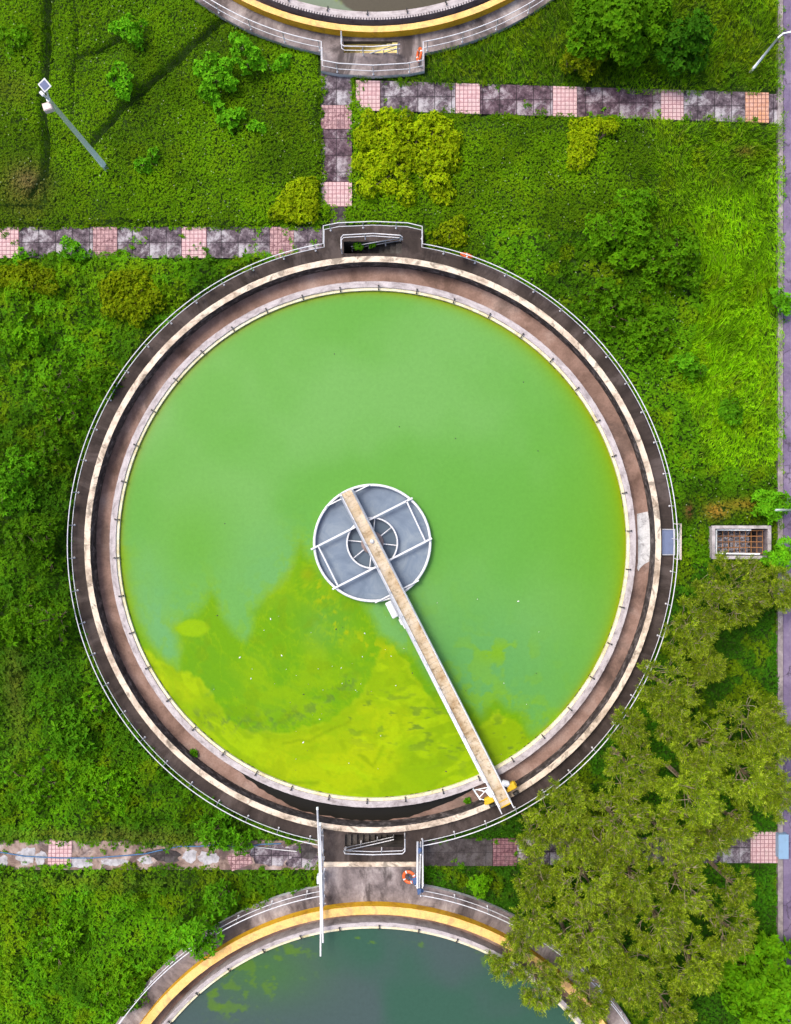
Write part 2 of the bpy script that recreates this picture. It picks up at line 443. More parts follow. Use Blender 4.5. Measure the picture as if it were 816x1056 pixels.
def unit(a): return a / (np.linalg.norm(a, axis=1, keepdims=True) + 1e-9)

def rosettes(LV, C, Nm, size, k, col, tilt=0.35, wr=0.5, jcol=0.22):
    """k leaves radiating from each centre"""
    n = len(C)
    size = np.broadcast_to(size, (n,)); col = np.broadcast_to(col, (n, 3))
    Nm = unit(Nm + RNG.normal(0, 0.22, (n, 3)))
    ref = unit(RNG.normal(0, 1, (n, 3)))
    T = unit(np.cross(Nm, ref)); B = np.cross(Nm, T)
    for i in range(k):
        th = 2 * math.pi * i / k + RNG.uniform(-0.5, 0.5, n)
        tl = tilt + RNG.uniform(-0.3, 0.35, n)
        dr = unit(T * np.cos(th)[:, None] + B * np.sin(th)[:, None] + Nm * tl[:, None])
        L = size * RNG.uniform(0.6, 1.25, n)
        c = col * (1 + RNG.uniform(-jcol, jcol, n))[:, None]
        c = c * np.stack([1 + RNG.uniform(-0.12, 0.18, n), np.ones(n), np.ones(n)], 1)
        nr = unit(Nm - dr * tl[:, None] * 0.6 + RNG.normal(0, 0.15, (n, 3)))
        LV.add(C + dr * (L * 0.05)[:, None], dr, nr, L, L * wr * RNG.uniform(0.8, 1.2, n), c)

# leaf base colours
G_DARK = np.array((0.022, 0.082, 0.002)); G_MID = np.array((0.072, 0.200, 0.002)); G_LAWN = np.array((0.094, 0.210, 0.001))
G_BRIGHT = np.array((0.110, 0.350, 0.006)); G_GRASS = np.array((0.165, 0.370, 0.002)); G_YEL = np.array((0.240, 0.345, 0.002))
G_OLIVE = np.array((0.285, 0.395, 0.008)); G_BROWN = np.array((0.20, 0.11, 0.03))

# ================================================================ LARGE STRUCTURE
Z_DECK, Z_RIM, Z_WEIR, Z_WATER, Z_CH, Z_G, Z_PATH = 0.30, 0.85, 0.65, 0.42, -0.10, -0.15, 0.02
C_MAIN = P(384.5, 561.5, Z_RIM); C_UP = P(385, -264.5, Z_RIM); C_LOW = P(385, 1232, Z_RIM)
for c in (C_MAIN, C_UP, C_LOW): c.z = 0

def deck_outline(C, R, bumps, n=240, grow=0.0):
    """circle with rectangular lobes; bumps: (side, px0, px1, [(px,py)...])  side=+1 up/-1 down"""
    pts = []
    R = R + grow
    done = set()
    for k in range(n):
        th = math.pi * 2 * k / n + math.pi      # start at the left
        x, y = C.x + R * math.cos(th), C.y + R * math.sin(th)
        hit = None
        for bi, (sd, line) in enumerate(bumps):
            xs = [p.x for p in line]
            if min(xs) - grow <= x <= max(xs) + grow and (y - C.y) * sd > 0: hit = bi
        if hit is None: pts.append((x, y))
        elif hit not in done:
            done.add(hit)
            sd, line = bumps[hit]
            ln = list(line) if sd < 0 else list(reversed(line))     # ccw: bottom runs left->right, top right->left
            xs0, xs1 = ln[0].x + (-grow if sd < 0 else grow), ln[-1].x + (grow if sd < 0 else -grow)
            ya = C.y + sd * math.sqrt(max(R * R - (xs0 - C.x) ** 2, 0)); yb = C.y + sd * math.sqrt(max(R * R - (xs1 - C.x) ** 2, 0))
            pts.append((xs0, ya))
            for j, p in enumerate(ln):
                xx = xs0 if j == 0 else (xs1 if j == len(ln) - 1 else p.x)
                pts.append((xx, p.y + sd * grow))
            pts.append((xs1, yb))
    return pts

def pz(l, z=Z_DECK): return [P(a, b, z) for a, b in l]
B_MAIN = [(1, pz([(333, 237), (350, 234), (385, 232.5), (420, 234), (437, 237.5)])), (-1, pz([(333, 889), (434, 889)]))]
B_UP = [(-1, pz([(331, 73), (350, 76.5), (385, 78.5), (420, 76.5), (438, 73)]))]
B_LOW = [(1, pz([(333, 893), (434, 893)]))]
R_MAIN, R_OTH = 310 * 0.05313, 314 * 0.05313
OUT_MAIN = deck_outline(C_MAIN, R_MAIN, B_MAIN)
OUT_UP = deck_outline(C_UP, R_OTH, B_UP)
OUT_LOW = deck_outline(C_LOW, R_OTH, B_LOW)

# ---- ground: one sheet to the horizon, with openings where the tanks and the chamber go down
CH_X0, CH_Y0, CH_X1, CH_Y1 = 735.5, 542.5, 794, 575.5     # chamber at the ground, photo pixels
chm = [tuple(P(a, b, 0))[:2] for a, b in ((CH_X0, CH_Y1), (CH_X1, CH_Y1), (CH_X1, CH_Y0), (CH_X0, CH_Y0))]
mb = MB()
holes = [[(p[0], p[1]) for p in deck_outline(c, r, b, grow=-0.06)] for c, r, b in ((C_MAIN, R_MAIN, B_MAIN), (C_UP, R_OTH, B_UP), (C_LOW, R_OTH, B_LOW))]
mb.slab([(-700, -700), (700, -700), (700, 700), (-700, 700)], holes + [chm], Z_G - 0.3, Z_G)
tag(mb.build('ground', M['soil']), kind='structure')

# ---- road at the right
def quad_slab(name, pts, z1, m, z0=Z_G - 0.05, kind='structure'):
    q = MB(); q.slab([tuple(P(a, b, z1))[:2] for a, b in pts], [], z0, z1)
    c = P(sum(p[0] for p in pts) / len(pts), sum(p[1] for p in pts) / len(pts), 0)
    o = q.build(name, m, origin=(c.x, c.y, 0)); tag(o, kind=kind); return o
quad_slab('road', [(808, 3600), (1000, 3600), (1000, -2600), (808, -2600)], -0.02, M['asphalt'])
quad_slab('kerb', [(802.5, 1300), (807.6, 1300), (807.6, -200), (802.5, -200)], 0.09, M['kerb'])

# ---- paths
def path_seg(x0, y0, x1, y1, m, sl=0.0, name='path', dz=0.0, ang=0.0):
    pts = [(x0, y1), (x1, y1 + sl), (x1, y0 + sl), (x0, y0)]
    if ang:
        cx, cy = (x0 + x1) / 2, (y0 + y1) / 2; c, s_ = math.cos(ang), math.sin(ang)
        pts = [(cx + (x - cx) * c - (y - cy) * s_, cy + (x - cx) * s_ + (y - cy) * c) for x, y in pts]
    o = quad_slab(name, pts, Z_PATH + dz, M[m])
    return o
# upper left path
for a in ((-130, -6, 'path_grey'), (-6, 19.5, 'path_pink'), (20, 95.5, 'path_grey'), (96, 121, 'path_pink_worn'), (121.5, 187, 'path_grey'),
          (187.5, 213, 'path_pink'), (213.5, 278, 'path_grey'), (278.5, 303, 'path_pink_worn'), (303.5, 332, 'path_grey')):
    path_seg(a[0], 234, a[1], 266, a[2], dz=0.012 if 'pink' in a[2] else 0, name='pink_paving' if 'pink' in a[2] else 'path')
# path from the upper tank down to the big tank
for a in ((76, 108, 'path_grey'), (108.5, 133, 'path_pink_worn'), (133.5, 187, 'path_purple'), (187.5, 213, 'path_pink')):
    path_seg(331, a[0], 363, a[1], a[2], dz=0.012 if 'pink' in a[2] else 0, name='pink_paving' if 'pink' in a[2] else 'path')
path_seg(341, 213.5, 357, 234, 'path_dark')
# upper right path
def pth(x): return 82.5 + (x - 367) * 0.0305
for x0, x1, m in ((367, 392, 'path_pink'), (392.5, 469.5, 'path_grey'), (470, 495, 'path_pink'), (495.5, 570, 'path_purple'), (570.5, 595, 'path_pink'),
                  (595.5, 681.5, 'path_purple'), (682, 705, 'path_pink'), (705.5, 768.5, 'path_grey'), (769, 793, 'path_orange')):
    path_seg(x0, pth(x0), x1, pth(x0) + 31, m, sl=(x1 - x0) * 0.0305, dz=0.012 if m in ('path_pink', 'path_orange') else 0, name='pink_paving' if m in ('path_pink', 'path_orange') else 'path')
path_seg(793.5, 97, 802, 128, 'path_grey')
# lower left broken path
path_seg(-130, 867, 336, 897, 'dirt_path')
path_seg(50, 867, 74, 892, 'path_pink', ang=0.05, dz=0.03, name='pink_paving')
path_seg(236, 879, 259, 895, 'path_pink_worn', ang=-0.35, dz=0.03, name='pink_paving')
def blob(cx, cy, rx, ry, z, n=26, amp=0.25, seed=0):
    r_ = random.Random(seed); ph = [r_.uniform(0, 6.28) for _ in range(4)]
    out = []
    for i in range(n):
        t = 2 * math.pi * i / n
        k = 1 + amp * (0.5 * math.sin(2 * t + ph[0]) + 0.35 * math.sin(3 * t + ph[1]) + 0.35 * math.sin(5 * t + ph[2]) + 0.3 * math.sin(9 * t + ph[3])) + r_.uniform(-.05, .05)
        out.append((cx + rx * k * math.cos(t), cy + ry * k * math.sin(t)))
    return out
for i, (x, y, rx, ry) in enumerate(((2, 889, 7, 6), (27, 883, 9, 10), (42, 885, 6, 7), (82, 890, 11, 6), (118, 889, 13, 4), (150, 887, 8, 4), (196, 883, 8, 6), (215, 885, 10, 7), (280, 882, 20, 12), (311, 884, 18, 13))):
    quad_slab('pale_patch', [(a, 1764 - b) for a, b in blob(x, 1764 - y, rx, ry, 0, seed=i)], Z_PATH + 0.006 + 0.004 * (i % 3), M['pale_patch'] if i < 8 else M['path_grey'])
for i, (x, y, rx, ry) in enumerate(((170, 882, 16, 7), (318, 878, 8, 9))):
    quad_slab('dark_patch', [(a, 1764 - b) for a, b in blob(x, 1764 - y, rx, ry, 0, seed=i + 40)], Z_PATH + 0.022, M['path_dark'])
# lower right path, runs on below the trees
path_seg(434.5, 865, 508, 893, 'path_dark')
path_seg(508.5, 865, 533, 893, 'path_pink_dark', dz=0.012, name='pink_paving')
for x0, x1, m in ((533.5, 600, 'path_grey'), (600.5, 625, 'path_pink_worn'), (625.5, 690, 'path_grey'), (690.5, 715, 'path_pink'), (715.5, 774, 'path_grey'), (774.5, 802, 'path_pink')):
    path_seg(x0, 864 if x1 < 770 else 858, x1, 892 if x1 < 770 else 890, m, dz=0.012 if 'pink' in m else 0, name='pink_paving' if 'pink' in m else 'path')

# ---------------------------------------------------------------- tanks
def rect_hole(x0, y0, x1, y1, z=Z_DECK):
    return [tuple(P(a, b, z))[:2] for a, b in ((x0, y1), (x1, y1), (x1, y0), (x0, y0))]

def circle(C, r, n=240): return [(C.x + r * math.cos(2 * math.pi * k / n), C.y + r * math.sin(2 * math.pi * k / n)) for k in range(n)]

def make_tank(label, C, outline, wells, weir, rim, deck_m, rim_mats, edge_m, vis=None, teeth=False, steps_m='hole_dark', sd=2.0):
    T = thing('settling_tank', (C.x, C.y, 0), label, 'settling tank', 'round settling tanks')
    w0, w1 = weir; r0, r1 = rim
    m = MB(); m.slab(outline, [circle(C, r1 + 0.004)] + [h for h, _ in wells], Z_DECK - 0.28, Z_DECK, (0, 1, 2))
    m.build('deck', [M[deck_m], M[edge_m], M['hole_dark']], T)
    m = MB(); m.ring(C, r1 - 0.0, r1 + 0.001, -2.2, Z_DECK - 0.29)
    m.ring(C, r0, r1, -0.6, Z_RIM, mats=(0, 1, 2, 2), n=480, jit=0.006)
    m.build('rim_wall', [M[x] for x in rim_mats], T)
    m = MB(); m.ring(C, w1 - 0.05, r0 + 0.05, -0.5, Z_CH, mats=(0, 0, 0, 0))
    m.build('channel_floor', M['launder'], T)
    m = MB(); m.ring(C, w0 + 0.002, w1, -3.0, Z_WEIR, mats=(0, 0, 0, 0), n=480, jit=0.008)
    m.build('weir_wall', M['weir_white'], T)
    m = MB(); m.ring(C, w0 - 0.15, w0 + 0.001, Z_WATER - 0.5, Z_WEIR - 0.08, mats=(0, 0, 0, 0), n=480)
    if teeth:
        for k in range(620):
            th = 2 * math.pi * k / 620
            if vis and not vis(th): continue
            m.box((C.x + (w1 + 0.05) * math.cos(th), C.y + (w1 + 0.05) * math.sin(th), Z_WEIR - 0.03), (0.12, 0.10, 0.05), th)
    m.build('weir_plate', M['weir_cream'] if not teeth else M['weir_white'], T)
    m = MB(); m.slab(circle(C, w0 + 0.01, 96), [], -3.2, -3.0); m.build('tank_floor', M['hole_dark'], T)
    # brackets of the weir plate
    bm = MB(); bm.box((-0.09, 0, 0), (0.20, 0.05, 0.05)); bm.box((-0.18, 0, -0.1), (0.04, 0.06, 0.3)); bm.box((0.02, 0, 0.02), (0.05, 0.09, 0.05))
    b0 = None; nb = 42
    for k in range(nb):
        th = 2 * math.pi * (k + 0.35) / nb
        if vis and not vis(th): continue
        if b0 is None: b0 = bm.build('bracket', M['dark_steel'], None); b = b0
        else: b = b0.copy(); COL.objects.link(b)
        b.parent = T
        b.location = ((w0 + 0.06) * math.cos(th), (w0 + 0.06) * math.sin(th), Z_WEIR + 0.065); b.rotation_euler = (0, 0, th)
    # stairwell: walls and steps
    for hole, down_left in wells:
        xs = [p[0] for p in hole]; ys = [p[1] for p in hole]
        x0, x1, y0, y1 = min(xs), max(xs), min(ys), max(ys)
        m = MB(); t = 0.12
        m.box(((x0 + x1) / 2, y0 - t / 2, -sd / 2), (x1 - x0 + 2 * t, t, sd - 0.02)); m.box(((x0 + x1) / 2, y1 + t / 2, -sd / 2), (x1 - x0 + 2 * t, t, sd - 0.02))
        m.box((x0 - t / 2, (y0 + y1) / 2, -sd / 2), (t, y1 - y0, sd - 0.02)); m.box((x1 + t / 2, (y0 + y1) / 2, -sd / 2), (t, y1 - y0, sd - 0.02))
        m.build('stairwell_wall', M[steps_m], T)
        m = MB(); n = 10
        for i in range(n):
            f = (i + 0.5) / n
            xx = x1 - f * (x1 - x0) if down_left else x0 + f * (x1 - x0)
            zt = Z_DECK - sd / 10 * (i + 1)
            m.box((xx, (y0 + y1) / 2, (zt - sd - .05) / 2), ((x1 - x0) / n - 0.002, y1 - y0 - 0.01, zt + sd + .05))
        m.build('stairs', M[steps_m], T)
    return T

T1 = make_tank('big pale rimmed round concrete tank of bright green algae water in the centre', C_MAIN, OUT_MAIN,
               [(rect_hole(354.5, 249, 414.5, 261.5), True), (rect_hole(356, 860.5, 416.5, 873.5), False)], (13.98, 14.31), (15.30, 15.616),
               'deck_dark', ('rim_cream', 'rim_inner', 'deck_dark'), 'edge_white')
T2 = make_tank('yellow rimmed round concrete tank of grey green water at the top edge', C_UP, OUT_UP, [(rect_hole(354.5, 42.5, 410, 54.5), True)],
               (14.50, 14.72), (15.29, 15.616), 'deck_grey', ('yellow_top', 'rim_inner', 'yellow_side'), 'edge_white', vis=lambda th: math.sin(th) < -0.75, teeth=True, steps_m='yellow_pale', sd=1.0)
T3 = make_tank('yellow rimmed round concrete tank of dark teal water at the bottom edge', C_LOW, OUT_LOW, [],
               (14.42, 14.64), (15.17, 15.616), 'deck_grey', ('yellow_top', 'rim_inner', 'yellow_side'), 'edge_white', vis=lambda th: math.sin(th) > 0.45)
# raised concrete strip where the two walkways meet
q = MB(); q.slab(rect_hole(333.5, 888.6, 433.6, 893.4), [], -0.1, 0.36); q.build('joint_strip', M['rim_cream'], T3)
# white lime crust on the channel bed, right side
def polar_patch(C, r0, r1, a0, a1, z, n=40, seed=0, jag=0.25):
    r_ = random.Random(seed); out = []
    for k in range(n + 1): out.append((r0, a0 + (a1 - a0) * k / n))
    for k in range(n, -1, -1):
        rr = r1 - (r_.uniform(0, jag) if 2 < k < n - 1 else 0)
        out.append((rr, a0 + (a1 - a0) * k / n))
    return [(C.x + r * math.cos(a), C.y + r * math.sin(a)) for r, a in out]
Cc = lambda px, py: math.atan2(-(py - 561), px - 384.5)
q = MB()
pp = []
for (px, py) in ((657, 530), (668, 527.5), (670, 540), (672, 550), (672.5, 560), (672, 568), (670, 573), (669.5, 579), (664, 582), (660, 586), (658.5, 589), (657, 586), (658, 580), (658, 560)):
    pp.append(tuple(P(px, py, Z_CH))[:2])
q.slab(list(reversed(pp)), [], Z_CH, Z_CH + 0.02); q.build('lime_crust', M['lime'], T1)
# black water standing in the channel at the bottom
q = MB(); r_ = random.Random(3)
A0, A1 = math.radians(-127), math.radians(-62)
out = []
for k in range(61):
    f = k / 60; e = min(1, min(f, 1 - f) / 0.34); e = max(0.0, min(1, e * .9 + (0.10 * r_.random() if 0 < k < 60 else 0))); out.append((15.30, A0 + (A1 - A0) * f, e))
pts = [(14.312, a) for _, a, e in out] + [(14.32 + (0.985) * max(e, 0.02) , a) for _, a, e in reversed(out)]
q.slab([(C_MAIN.x + r * math.cos(a), C_MAIN.y + r * math.sin(a)) for r, a in pts], [], Z_CH + 0.002, Z_CH + 0.03)
q.build('channel_water', M['black_wet'], T1)

# ---------------------------------------------------------------- water
def water_disc(name, C, R, colfun, mat, wk=(0.74, 0.72, 0.80)):
    wk = np.array(wk)[None]
    nr, na = 170, 640
    rr = np.sqrt(np.linspace(0, 1, nr + 1)[1:]) * R
    th = np.arange(na) / na * 2 * math.pi
    X = C.x + rr[:, None] * np.cos(th)[None]; Y = C.y + rr[:, None] * np.sin(th)[None]
    vx = np.concatenate([[C.x], X.ravel()]); vy = np.concatenate([[C.y], Y.ravel()])
    px, py = px_of(vx, vy, Z_WATER)
    col = colfun(px, py, vx, vy, np.hypot(vx - C.x, vy - C.y))
    V = np.stack([vx - C.x, vy - C.y, np.zeros_like(vx)], 1)
    F = [(0, 1 + k, 1 + (k + 1) % na) for k in range(na)]
    i = np.arange(nr - 1)[:, None] * na; k = np.arange(na)[None]; k2 = (k + 1) % na
    Q = np.stack([1 + i + k, 1 + i + na + k, 1 + i + na + k2, 1 + i + k2], -1).reshape(-1, 4)
    me = bpy.data.meshes.new(name); me.from_pydata(V.tolist(), [], F + Q.tolist())
    ca = me.color_attributes.new('Col', 'FLOAT_COLOR', 'POINT')
    rgba = np.ones((len(V), 4), np.float32); rgba[:, :3] = np.clip(col * wk, 0.001, 0.9); ca.data.foreach_set('color', rgba.ravel())
    o = link_mesh(name, me, mat, None, (C.x, C.y, Z_WATER)); tag(o, kind='structure'); return o
def water_mat(name, fine=0.25):
    n = NB(name)
    at = n.n('ShaderNodeAttribute'); at.attribute_name = 'Col'
    v = n.coord()
    f = n.noise(v, 5.0, 6, 0.7, 0.5)
    col = n.mix(fine, at.outputs['Color'], n.ramp(f, [(0.3, (0.4,) * 3), (0.7, (0.62,) * 3)]), 'OVERLAY')
    n.bump(n.noise(v, 3.0, 3, 0.5), 0.06, 0.01)
    return n.fin(col, 0.15, spec=0.10)
def mixc(a, b, t): return a * (1 - t[:, None]) + np.asarray(b)[None] * t[:, None]
def main_col(px, py, x, y, r):
    base = np.tile(np.array((0.150, 0.372, 0.076)), (len(px), 1))
    n1 = fbm(x, y, 0.16, 4, 1.0); n2 = fbm(x, y, 0.5, 5, 5.0); n3 = fbm(x, y, 1.6, 5, 9.0)
    base = mixc(base, (0.115, 0.340, 0.045), sst(0.30, 0.75, n1))
    # deeper, greyer green around and right of the centre drum
    base = mixc(base, (0.105, 0.315, 0.085), 0.7 * np.exp(-((px - 500) / 90) ** 2 - ((py - 690) / 70) ** 2))
    base = mixc(base, (0.135, 0.355, 0.125), 0.75 * np.exp(-((px - 165 - (py - 640) * .15) / 26) ** 2 - ((py - 640) / 62) ** 2))
    base = mixc(base, (0.125, 0.345, 0.095), 0.6 * np.exp(-((px - 275) / 45) ** 2 - ((py - 590) / 45) ** 2))
    base = mixc(base, (0.10, 0.32, 0.015), 0.6 * np.exp(-((px - 200) / 45) ** 2 - ((py - 560) / 60) ** 2))
    base = mixc(base, (0.115, 0.33, 0.012), 0.55 * np.exp(-((px - 620) / 60) ** 2 - ((py - 560) / 160) ** 2))
    # yellow green band along the weir, widest at the right
    ang = np.arctan2(y - C_MAIN.y, x - C_MAIN.x)
    edge = 13.84 - r
    wd = 0.12 + 0.75 * np.exp(-((ang - 0.15) / 0.55) ** 2) + 0.35 * np.exp(-((ang + 2.9) / 0.5) ** 2) + 0.25 * np.exp(-((ang - 1.0) / 0.5) ** 2)
    base = mixc(base, (0.17, 0.33, 0.0), np.clip(np.exp(-(edge / wd) ** 1.3) * 1.0, 0, 1) * 0.9)
    base = mixc(base, (0.27, 0.24, 0.0), np.clip(np.exp(-(edge / 0.16)), 0, 1) * 0.6)
    wx = (fbm(x, y, 0.35, 5, 20) - 0.5) * 60; wy = (fbm(x, y, 0.35, 5, 30) - 0.5) * 60
    wx2 = (fbm(x, y, 1.5, 4, 40) - 0.5) * 16; wy2 = (fbm(x, y, 1.5, 4, 50) - 0.5) * 16
    qx, qy = px + wx * .30 + wx2 * .35, py + wy * .30 + wy2 * .35
    rx_, ry_ = px + wx * .30 + wx2 * .6, py + wy * .30 + wy2 * .6
    A = [(112, 575), (122, 600), (140, 640), (160, 672), (182, 688), (183, 660), (178, 645), (195, 632), (213, 610), (220, 618), (230, 640), (250, 660), (258, 655), (262, 630), (285, 606),
         (300, 592), (312, 560), (326, 575), (334, 592), (352, 608), (372, 622), (392, 655), (428, 676), (452, 712), (478, 722), (500, 742), (512, 724), (535, 735), (542, 752), (560, 768), (575, 790), (480, 850), (300, 850), (150, 770), (100, 660)]
    dA = sdpoly(qx, qy, A)
    colA = mixc(np.tile(np.array((0.155, 0.355, 0.002)), (len(px), 1)), (0.22, 0.40, 0.002), sst(0.45, 0.7, n2))
    colA = mixc(colA, (0.13, 0.33, 0.03), 0.8 * np.exp(-((px - 335) / 22) ** 2 - ((py - 645) / 22) ** 2))
    colA = colA * np.array((0.86, 0.90, 1.0))[None]
    mA = sst(9, -6, dA)
    c = base * (1 - mA[:, None]) + colA * mA[:, None]
    # loose flecks drifting off the edge towards the right
    near = np.exp(-np.clip(dA, 0, 400) / 30) * (px > 420) + 0.8 * np.exp(-((px - 515) / 32) ** 2 - ((py - 672) / 14) ** 2) + 0.5 * np.exp(-((px - 590) / 30) ** 2 - ((py - 745) / 16) ** 2)
    fl = sst(0.56, 0.64, n3 + 0.10 * np.clip(near, 0, 1)) * np.clip(near, 0, 1)
    fl = np.maximum(fl, sst(0.52, 0.6, fbm(x, y, 2.4, 4, 70)) * 0.8 * np.clip(np.exp(-np.clip(dA, 0, 400) / 14), 0, 1))
    c = mixc(c, (0.17, 0.37, 0.004), fl * (1 - mA) * 0.85)
    # bright thick mat
    B = [(105, 640), (140, 660), (160, 678), (185, 690), (205, 700), (222, 724), (238, 742), (262, 752), (300, 752), (338, 744), (365, 726), (382, 700), (392, 672), (405, 664), (425, 690), (450, 725), (470, 745), (498, 752), (515, 735), (530, 745), (545, 760), (562, 785), (480, 860), (300, 860), (150, 790)]
    dB = sdpoly(rx_, ry_, B); mB = sst(2.0, -2.5, dB)
    colB = mixc(np.tile(np.array((0.235, 0.420, 0.001)), (len(px), 1)), (0.325, 0.480, 0.001), sst(0.40, 0.62, fbm(x, y, 0.28, 5, 77)))
    colB = mixc(colB, (0.345, 0.49, 0.001), 0.8 * sst(30, -10, np.hypot((px - 330) / 1.4, (py - 790) / .8) - 40))
    sw = fbm(x + 2.2 * n2, y * 1.5 + 2.2 * n1, 0.55, 6, 140); colB = mixc(colB, (0.20, 0.38, 0.001), 0.40 * sst(.52, .62, sw))
    colB = mixc(colB, (0.19, 0.36, 0.0), 0.5 * np.exp(-np.abs(dB + 5) / 5))
    colB = colB * np.array((0.97, 0.91, 1.0))[None]
    # streaks drawn out round the drum by the turning bridge
    aa = np.arctan2(y - C_MAIN.y, x - C_MAIN.x) + 0.10 * (n1 - .5) * 6
    stq = fbm(aa * 5.0, r * 1.5 + 2.2 * n2, 1.0, 5, 170)
    colB = mixc(colB, (0.20, 0.38, 0.001), 0.35 * np.exp(-((stq - .52) / .018) ** 2))
    colB = mixc(colB, (0.33, 0.50, 0.002), 0.55 * sst(.56, .66, stq))
    c = mixc(c, (0.21, 0.385, 0.001), 0.55 * np.exp(-((stq - .47) / .02) ** 2) * mA)
    c = mixc(c, (0.115, 0.30, 0.006), 0.45 * sst(.56, .66, stq) * mA)
    c = c * (1 - mB[:, None]) + colB * mB[:, None]
    c = mixc(c, (0.27, 0.42, 0.004), 0.7 * np.exp(-((dB + 1.0) / 1.6) ** 2) * sst(.45, .55, n3))
    dk = sst(0.57, 0.62, fbm(x, y, 4.2, 4, 190)) * np.exp(-(dline(px, py, [(196, 738), (225, 745), (262, 745), (300, 740), (335, 725), (360, 705)]) / 9) ** 2)
    c = mixc(c, (0.08, 0.14, 0.03), 0.5 * dk)
    # wet dark seams and cracks in the mat
    seam = dline(px + wx * .3 + wx2 * .6, py + wy * .3 + wy2 * .6, [(207, 692), (216, 705), (212, 718), (232, 727), (252, 738), (268, 742), (300, 738), (334, 726)])
    c = mixc(c, (0.09, 0.25, 0.02), 0.55 * np.exp(-(seam / 1.5) ** 2) * sst(.40, .55, n3))
    seam = dline(px + wx2, py + wy2, [(205, 742), (232, 752), (262, 744), (290, 742), (318, 730)])
    c = mixc(c, (0.14, 0.24, 0.0), 0.5 * np.exp(-(seam / 4.5) ** 2) * sst(0.40, 0.6, n3))
    for pl in ([(292, 766), (318, 764), (342, 752)], [(342, 752), (360, 745)], [(372, 778), (385, 790), (396, 768)], [(255, 800), (300, 808), (330, 806)]):
        sm = dline(px + wx2 * .5, py + wy2 * .5, pl); c = mixc(c, (0.16, 0.27, 0.0), 0.6 * np.exp(-(sm / 1.6) ** 2))
    band = sst(0.60, 0.66, fbm(x * .6, y * 1.4, 2.6, 4, 88)) * np.exp(-((py - 745 - (px - 420) * .25) / 30) ** 2) * (px > 360) * mB
    c = mixc(c, (0.10, 0.19, 0.015), 0.75 * band)
    # oval island and the yellow fringe by the drum
    isl = np.hypot((px - 199 + wx2 * .2) / 17, (py - 648 + wy2 * .2) / 9)
    c = mixc(c, (0.23, 0.42, 0.0), sst(1.1, 0.85, isl))
    fr = dline(px, py, [(322, 600), (340, 628), (352, 650), (372, 664), (400, 672)])
    c = mixc(c, (0.30, 0.40, 0.0), 0.9 * sst(0.55, 0.63, fbm(x, y, 3.5, 3, 66)) * np.exp(-(fr / 10) ** 2))
    c = mixc(c, (0.24, 0.30, 0.0), 0.6 * np.exp(-((px - 318) / 7) ** 2 - ((py - 592) / 8) ** 2))
    sw2 = fbm(x * 1.3 + 2 * n2, y + 2 * n1, 0.8, 6, 150); c = mixc(c, (0.22, 0.40, 0.0), 0.4 * np.exp(-((sw2 - .5) / .02) ** 2) * mA)
    c = mixc(c, (0.15, 0.26, 0.0), 0.3 * sst(0.56, 0.66, fbm(x, y, 1.2, 5, 95)) * mA)
    return c
def low_col(px, py, x, y, r):
    c = np.tile(np.array((0.062, 0.098, 0.085)), (len(px), 1))
    n1 = fbm(x, y, 0.15, 4, 2.0); n3 = fbm(x, y, 1.0, 5, 12)
    c = mixc(c, (0.040, 0.105, 0.065), sst(0.4, 0.65, n1))
    c = mixc(c, (0.055, 0.17, 0.02), 0.6 * np.exp(-((px - 270) / 60) ** 2 - ((py - 1000) / 35) ** 2))
    n3 = fbm(x, y, 2.6, 5, 12)
    for cx, cy, rx, ry, t in ((250, 1000, 50, 34, 0.62), (285, 975, 36, 10, 0.64), (410, 970, 36, 9, 0.72), (240, 1040, 13, 9, 0.48), (222, 1030, 10, 16, .6), (500, 985, 20, 14, 0.72), (330, 965, 60, 8, .74)):
        k = np.exp(-((px - cx) / rx) ** 2 - ((py - cy) / ry) ** 2)
        c = mixc(c, (0.095, 0.20, 0.012), 0.6 * sst(t, t + 0.06, n3 * 0.8 + 0.2 * k + .06) * np.clip(k * 2, 0, 1))
    return c
def up_col(px, py, x, y, r):
    c = np.tile(np.array((0.185, 0.235, 0.145)), (len(px), 1))
    wv = (fbm(x, y, 0.6, 5, 3) - .5) * 26
    d = px + wv - (345 + np.clip(14 - py, 0, 400) * -0.9 + 12)
    m = sst(-2, 4, d)
    c = mixc(c, (0.095, 0.085, 0.055), m)
    c = mixc(c, (0.22, 0.28, 0.04), 0.8 * np.exp(-(d / 3) ** 2) * sst(.5, .6, fbm(x, y, 2, 3, 5)))
    return c
WM = water_mat('algae green water', 0.3)
water_disc('tank_water', C_MAIN, 13.84, main_col, WM)
water_disc('tank_water', C_LOW, 14.28, low_col, WM)
water_disc('tank_water', C_UP, 14.36, up_col, WM)

# scum specks on the mat
q = MB(); r_ = random.Random(5)
for i in range(70):
    if i < 45: px, py = r_.gauss(350, 60), r_.gauss(690, 45)
    else: px, py = r_.uniform(200, 560), r_.uniform(590, 800)
    if math.hypot(px - 384, py - 561) > 255 or math.hypot(px - 384, py - 561) < 66: continue
    p = P(px, py, Z_WATER); a = r_.uniform(0, 6.28); L = r_.choice((0.025, 0.03, 0.04, 0.04, 0.05, 0.09)); wd = L * r_.uniform(.4, .9)
    dk = 1 if r_.random() < 0.35 else 0
    q.lathe((p.x, p.y, Z_WATER), [(wd, 0.0), (wd * .9, 0.02), (wd * .3, 0.03), (0.001, 0.03)], 7, mat=dk, axis=Matrix.Rotation(a, 3, 'Z') @ Matrix.Diagonal((1, 0.55, 1)))
for px, py in ((412, 440), (470, 452), (540, 394), (232, 540), (555, 465), (345, 365)):
    p = P(px, py, Z_WATER); q.lathe(p, [(0.035, 0.0), (0.02, 0.02), (0.001, 0.02)], 7, mat=1)
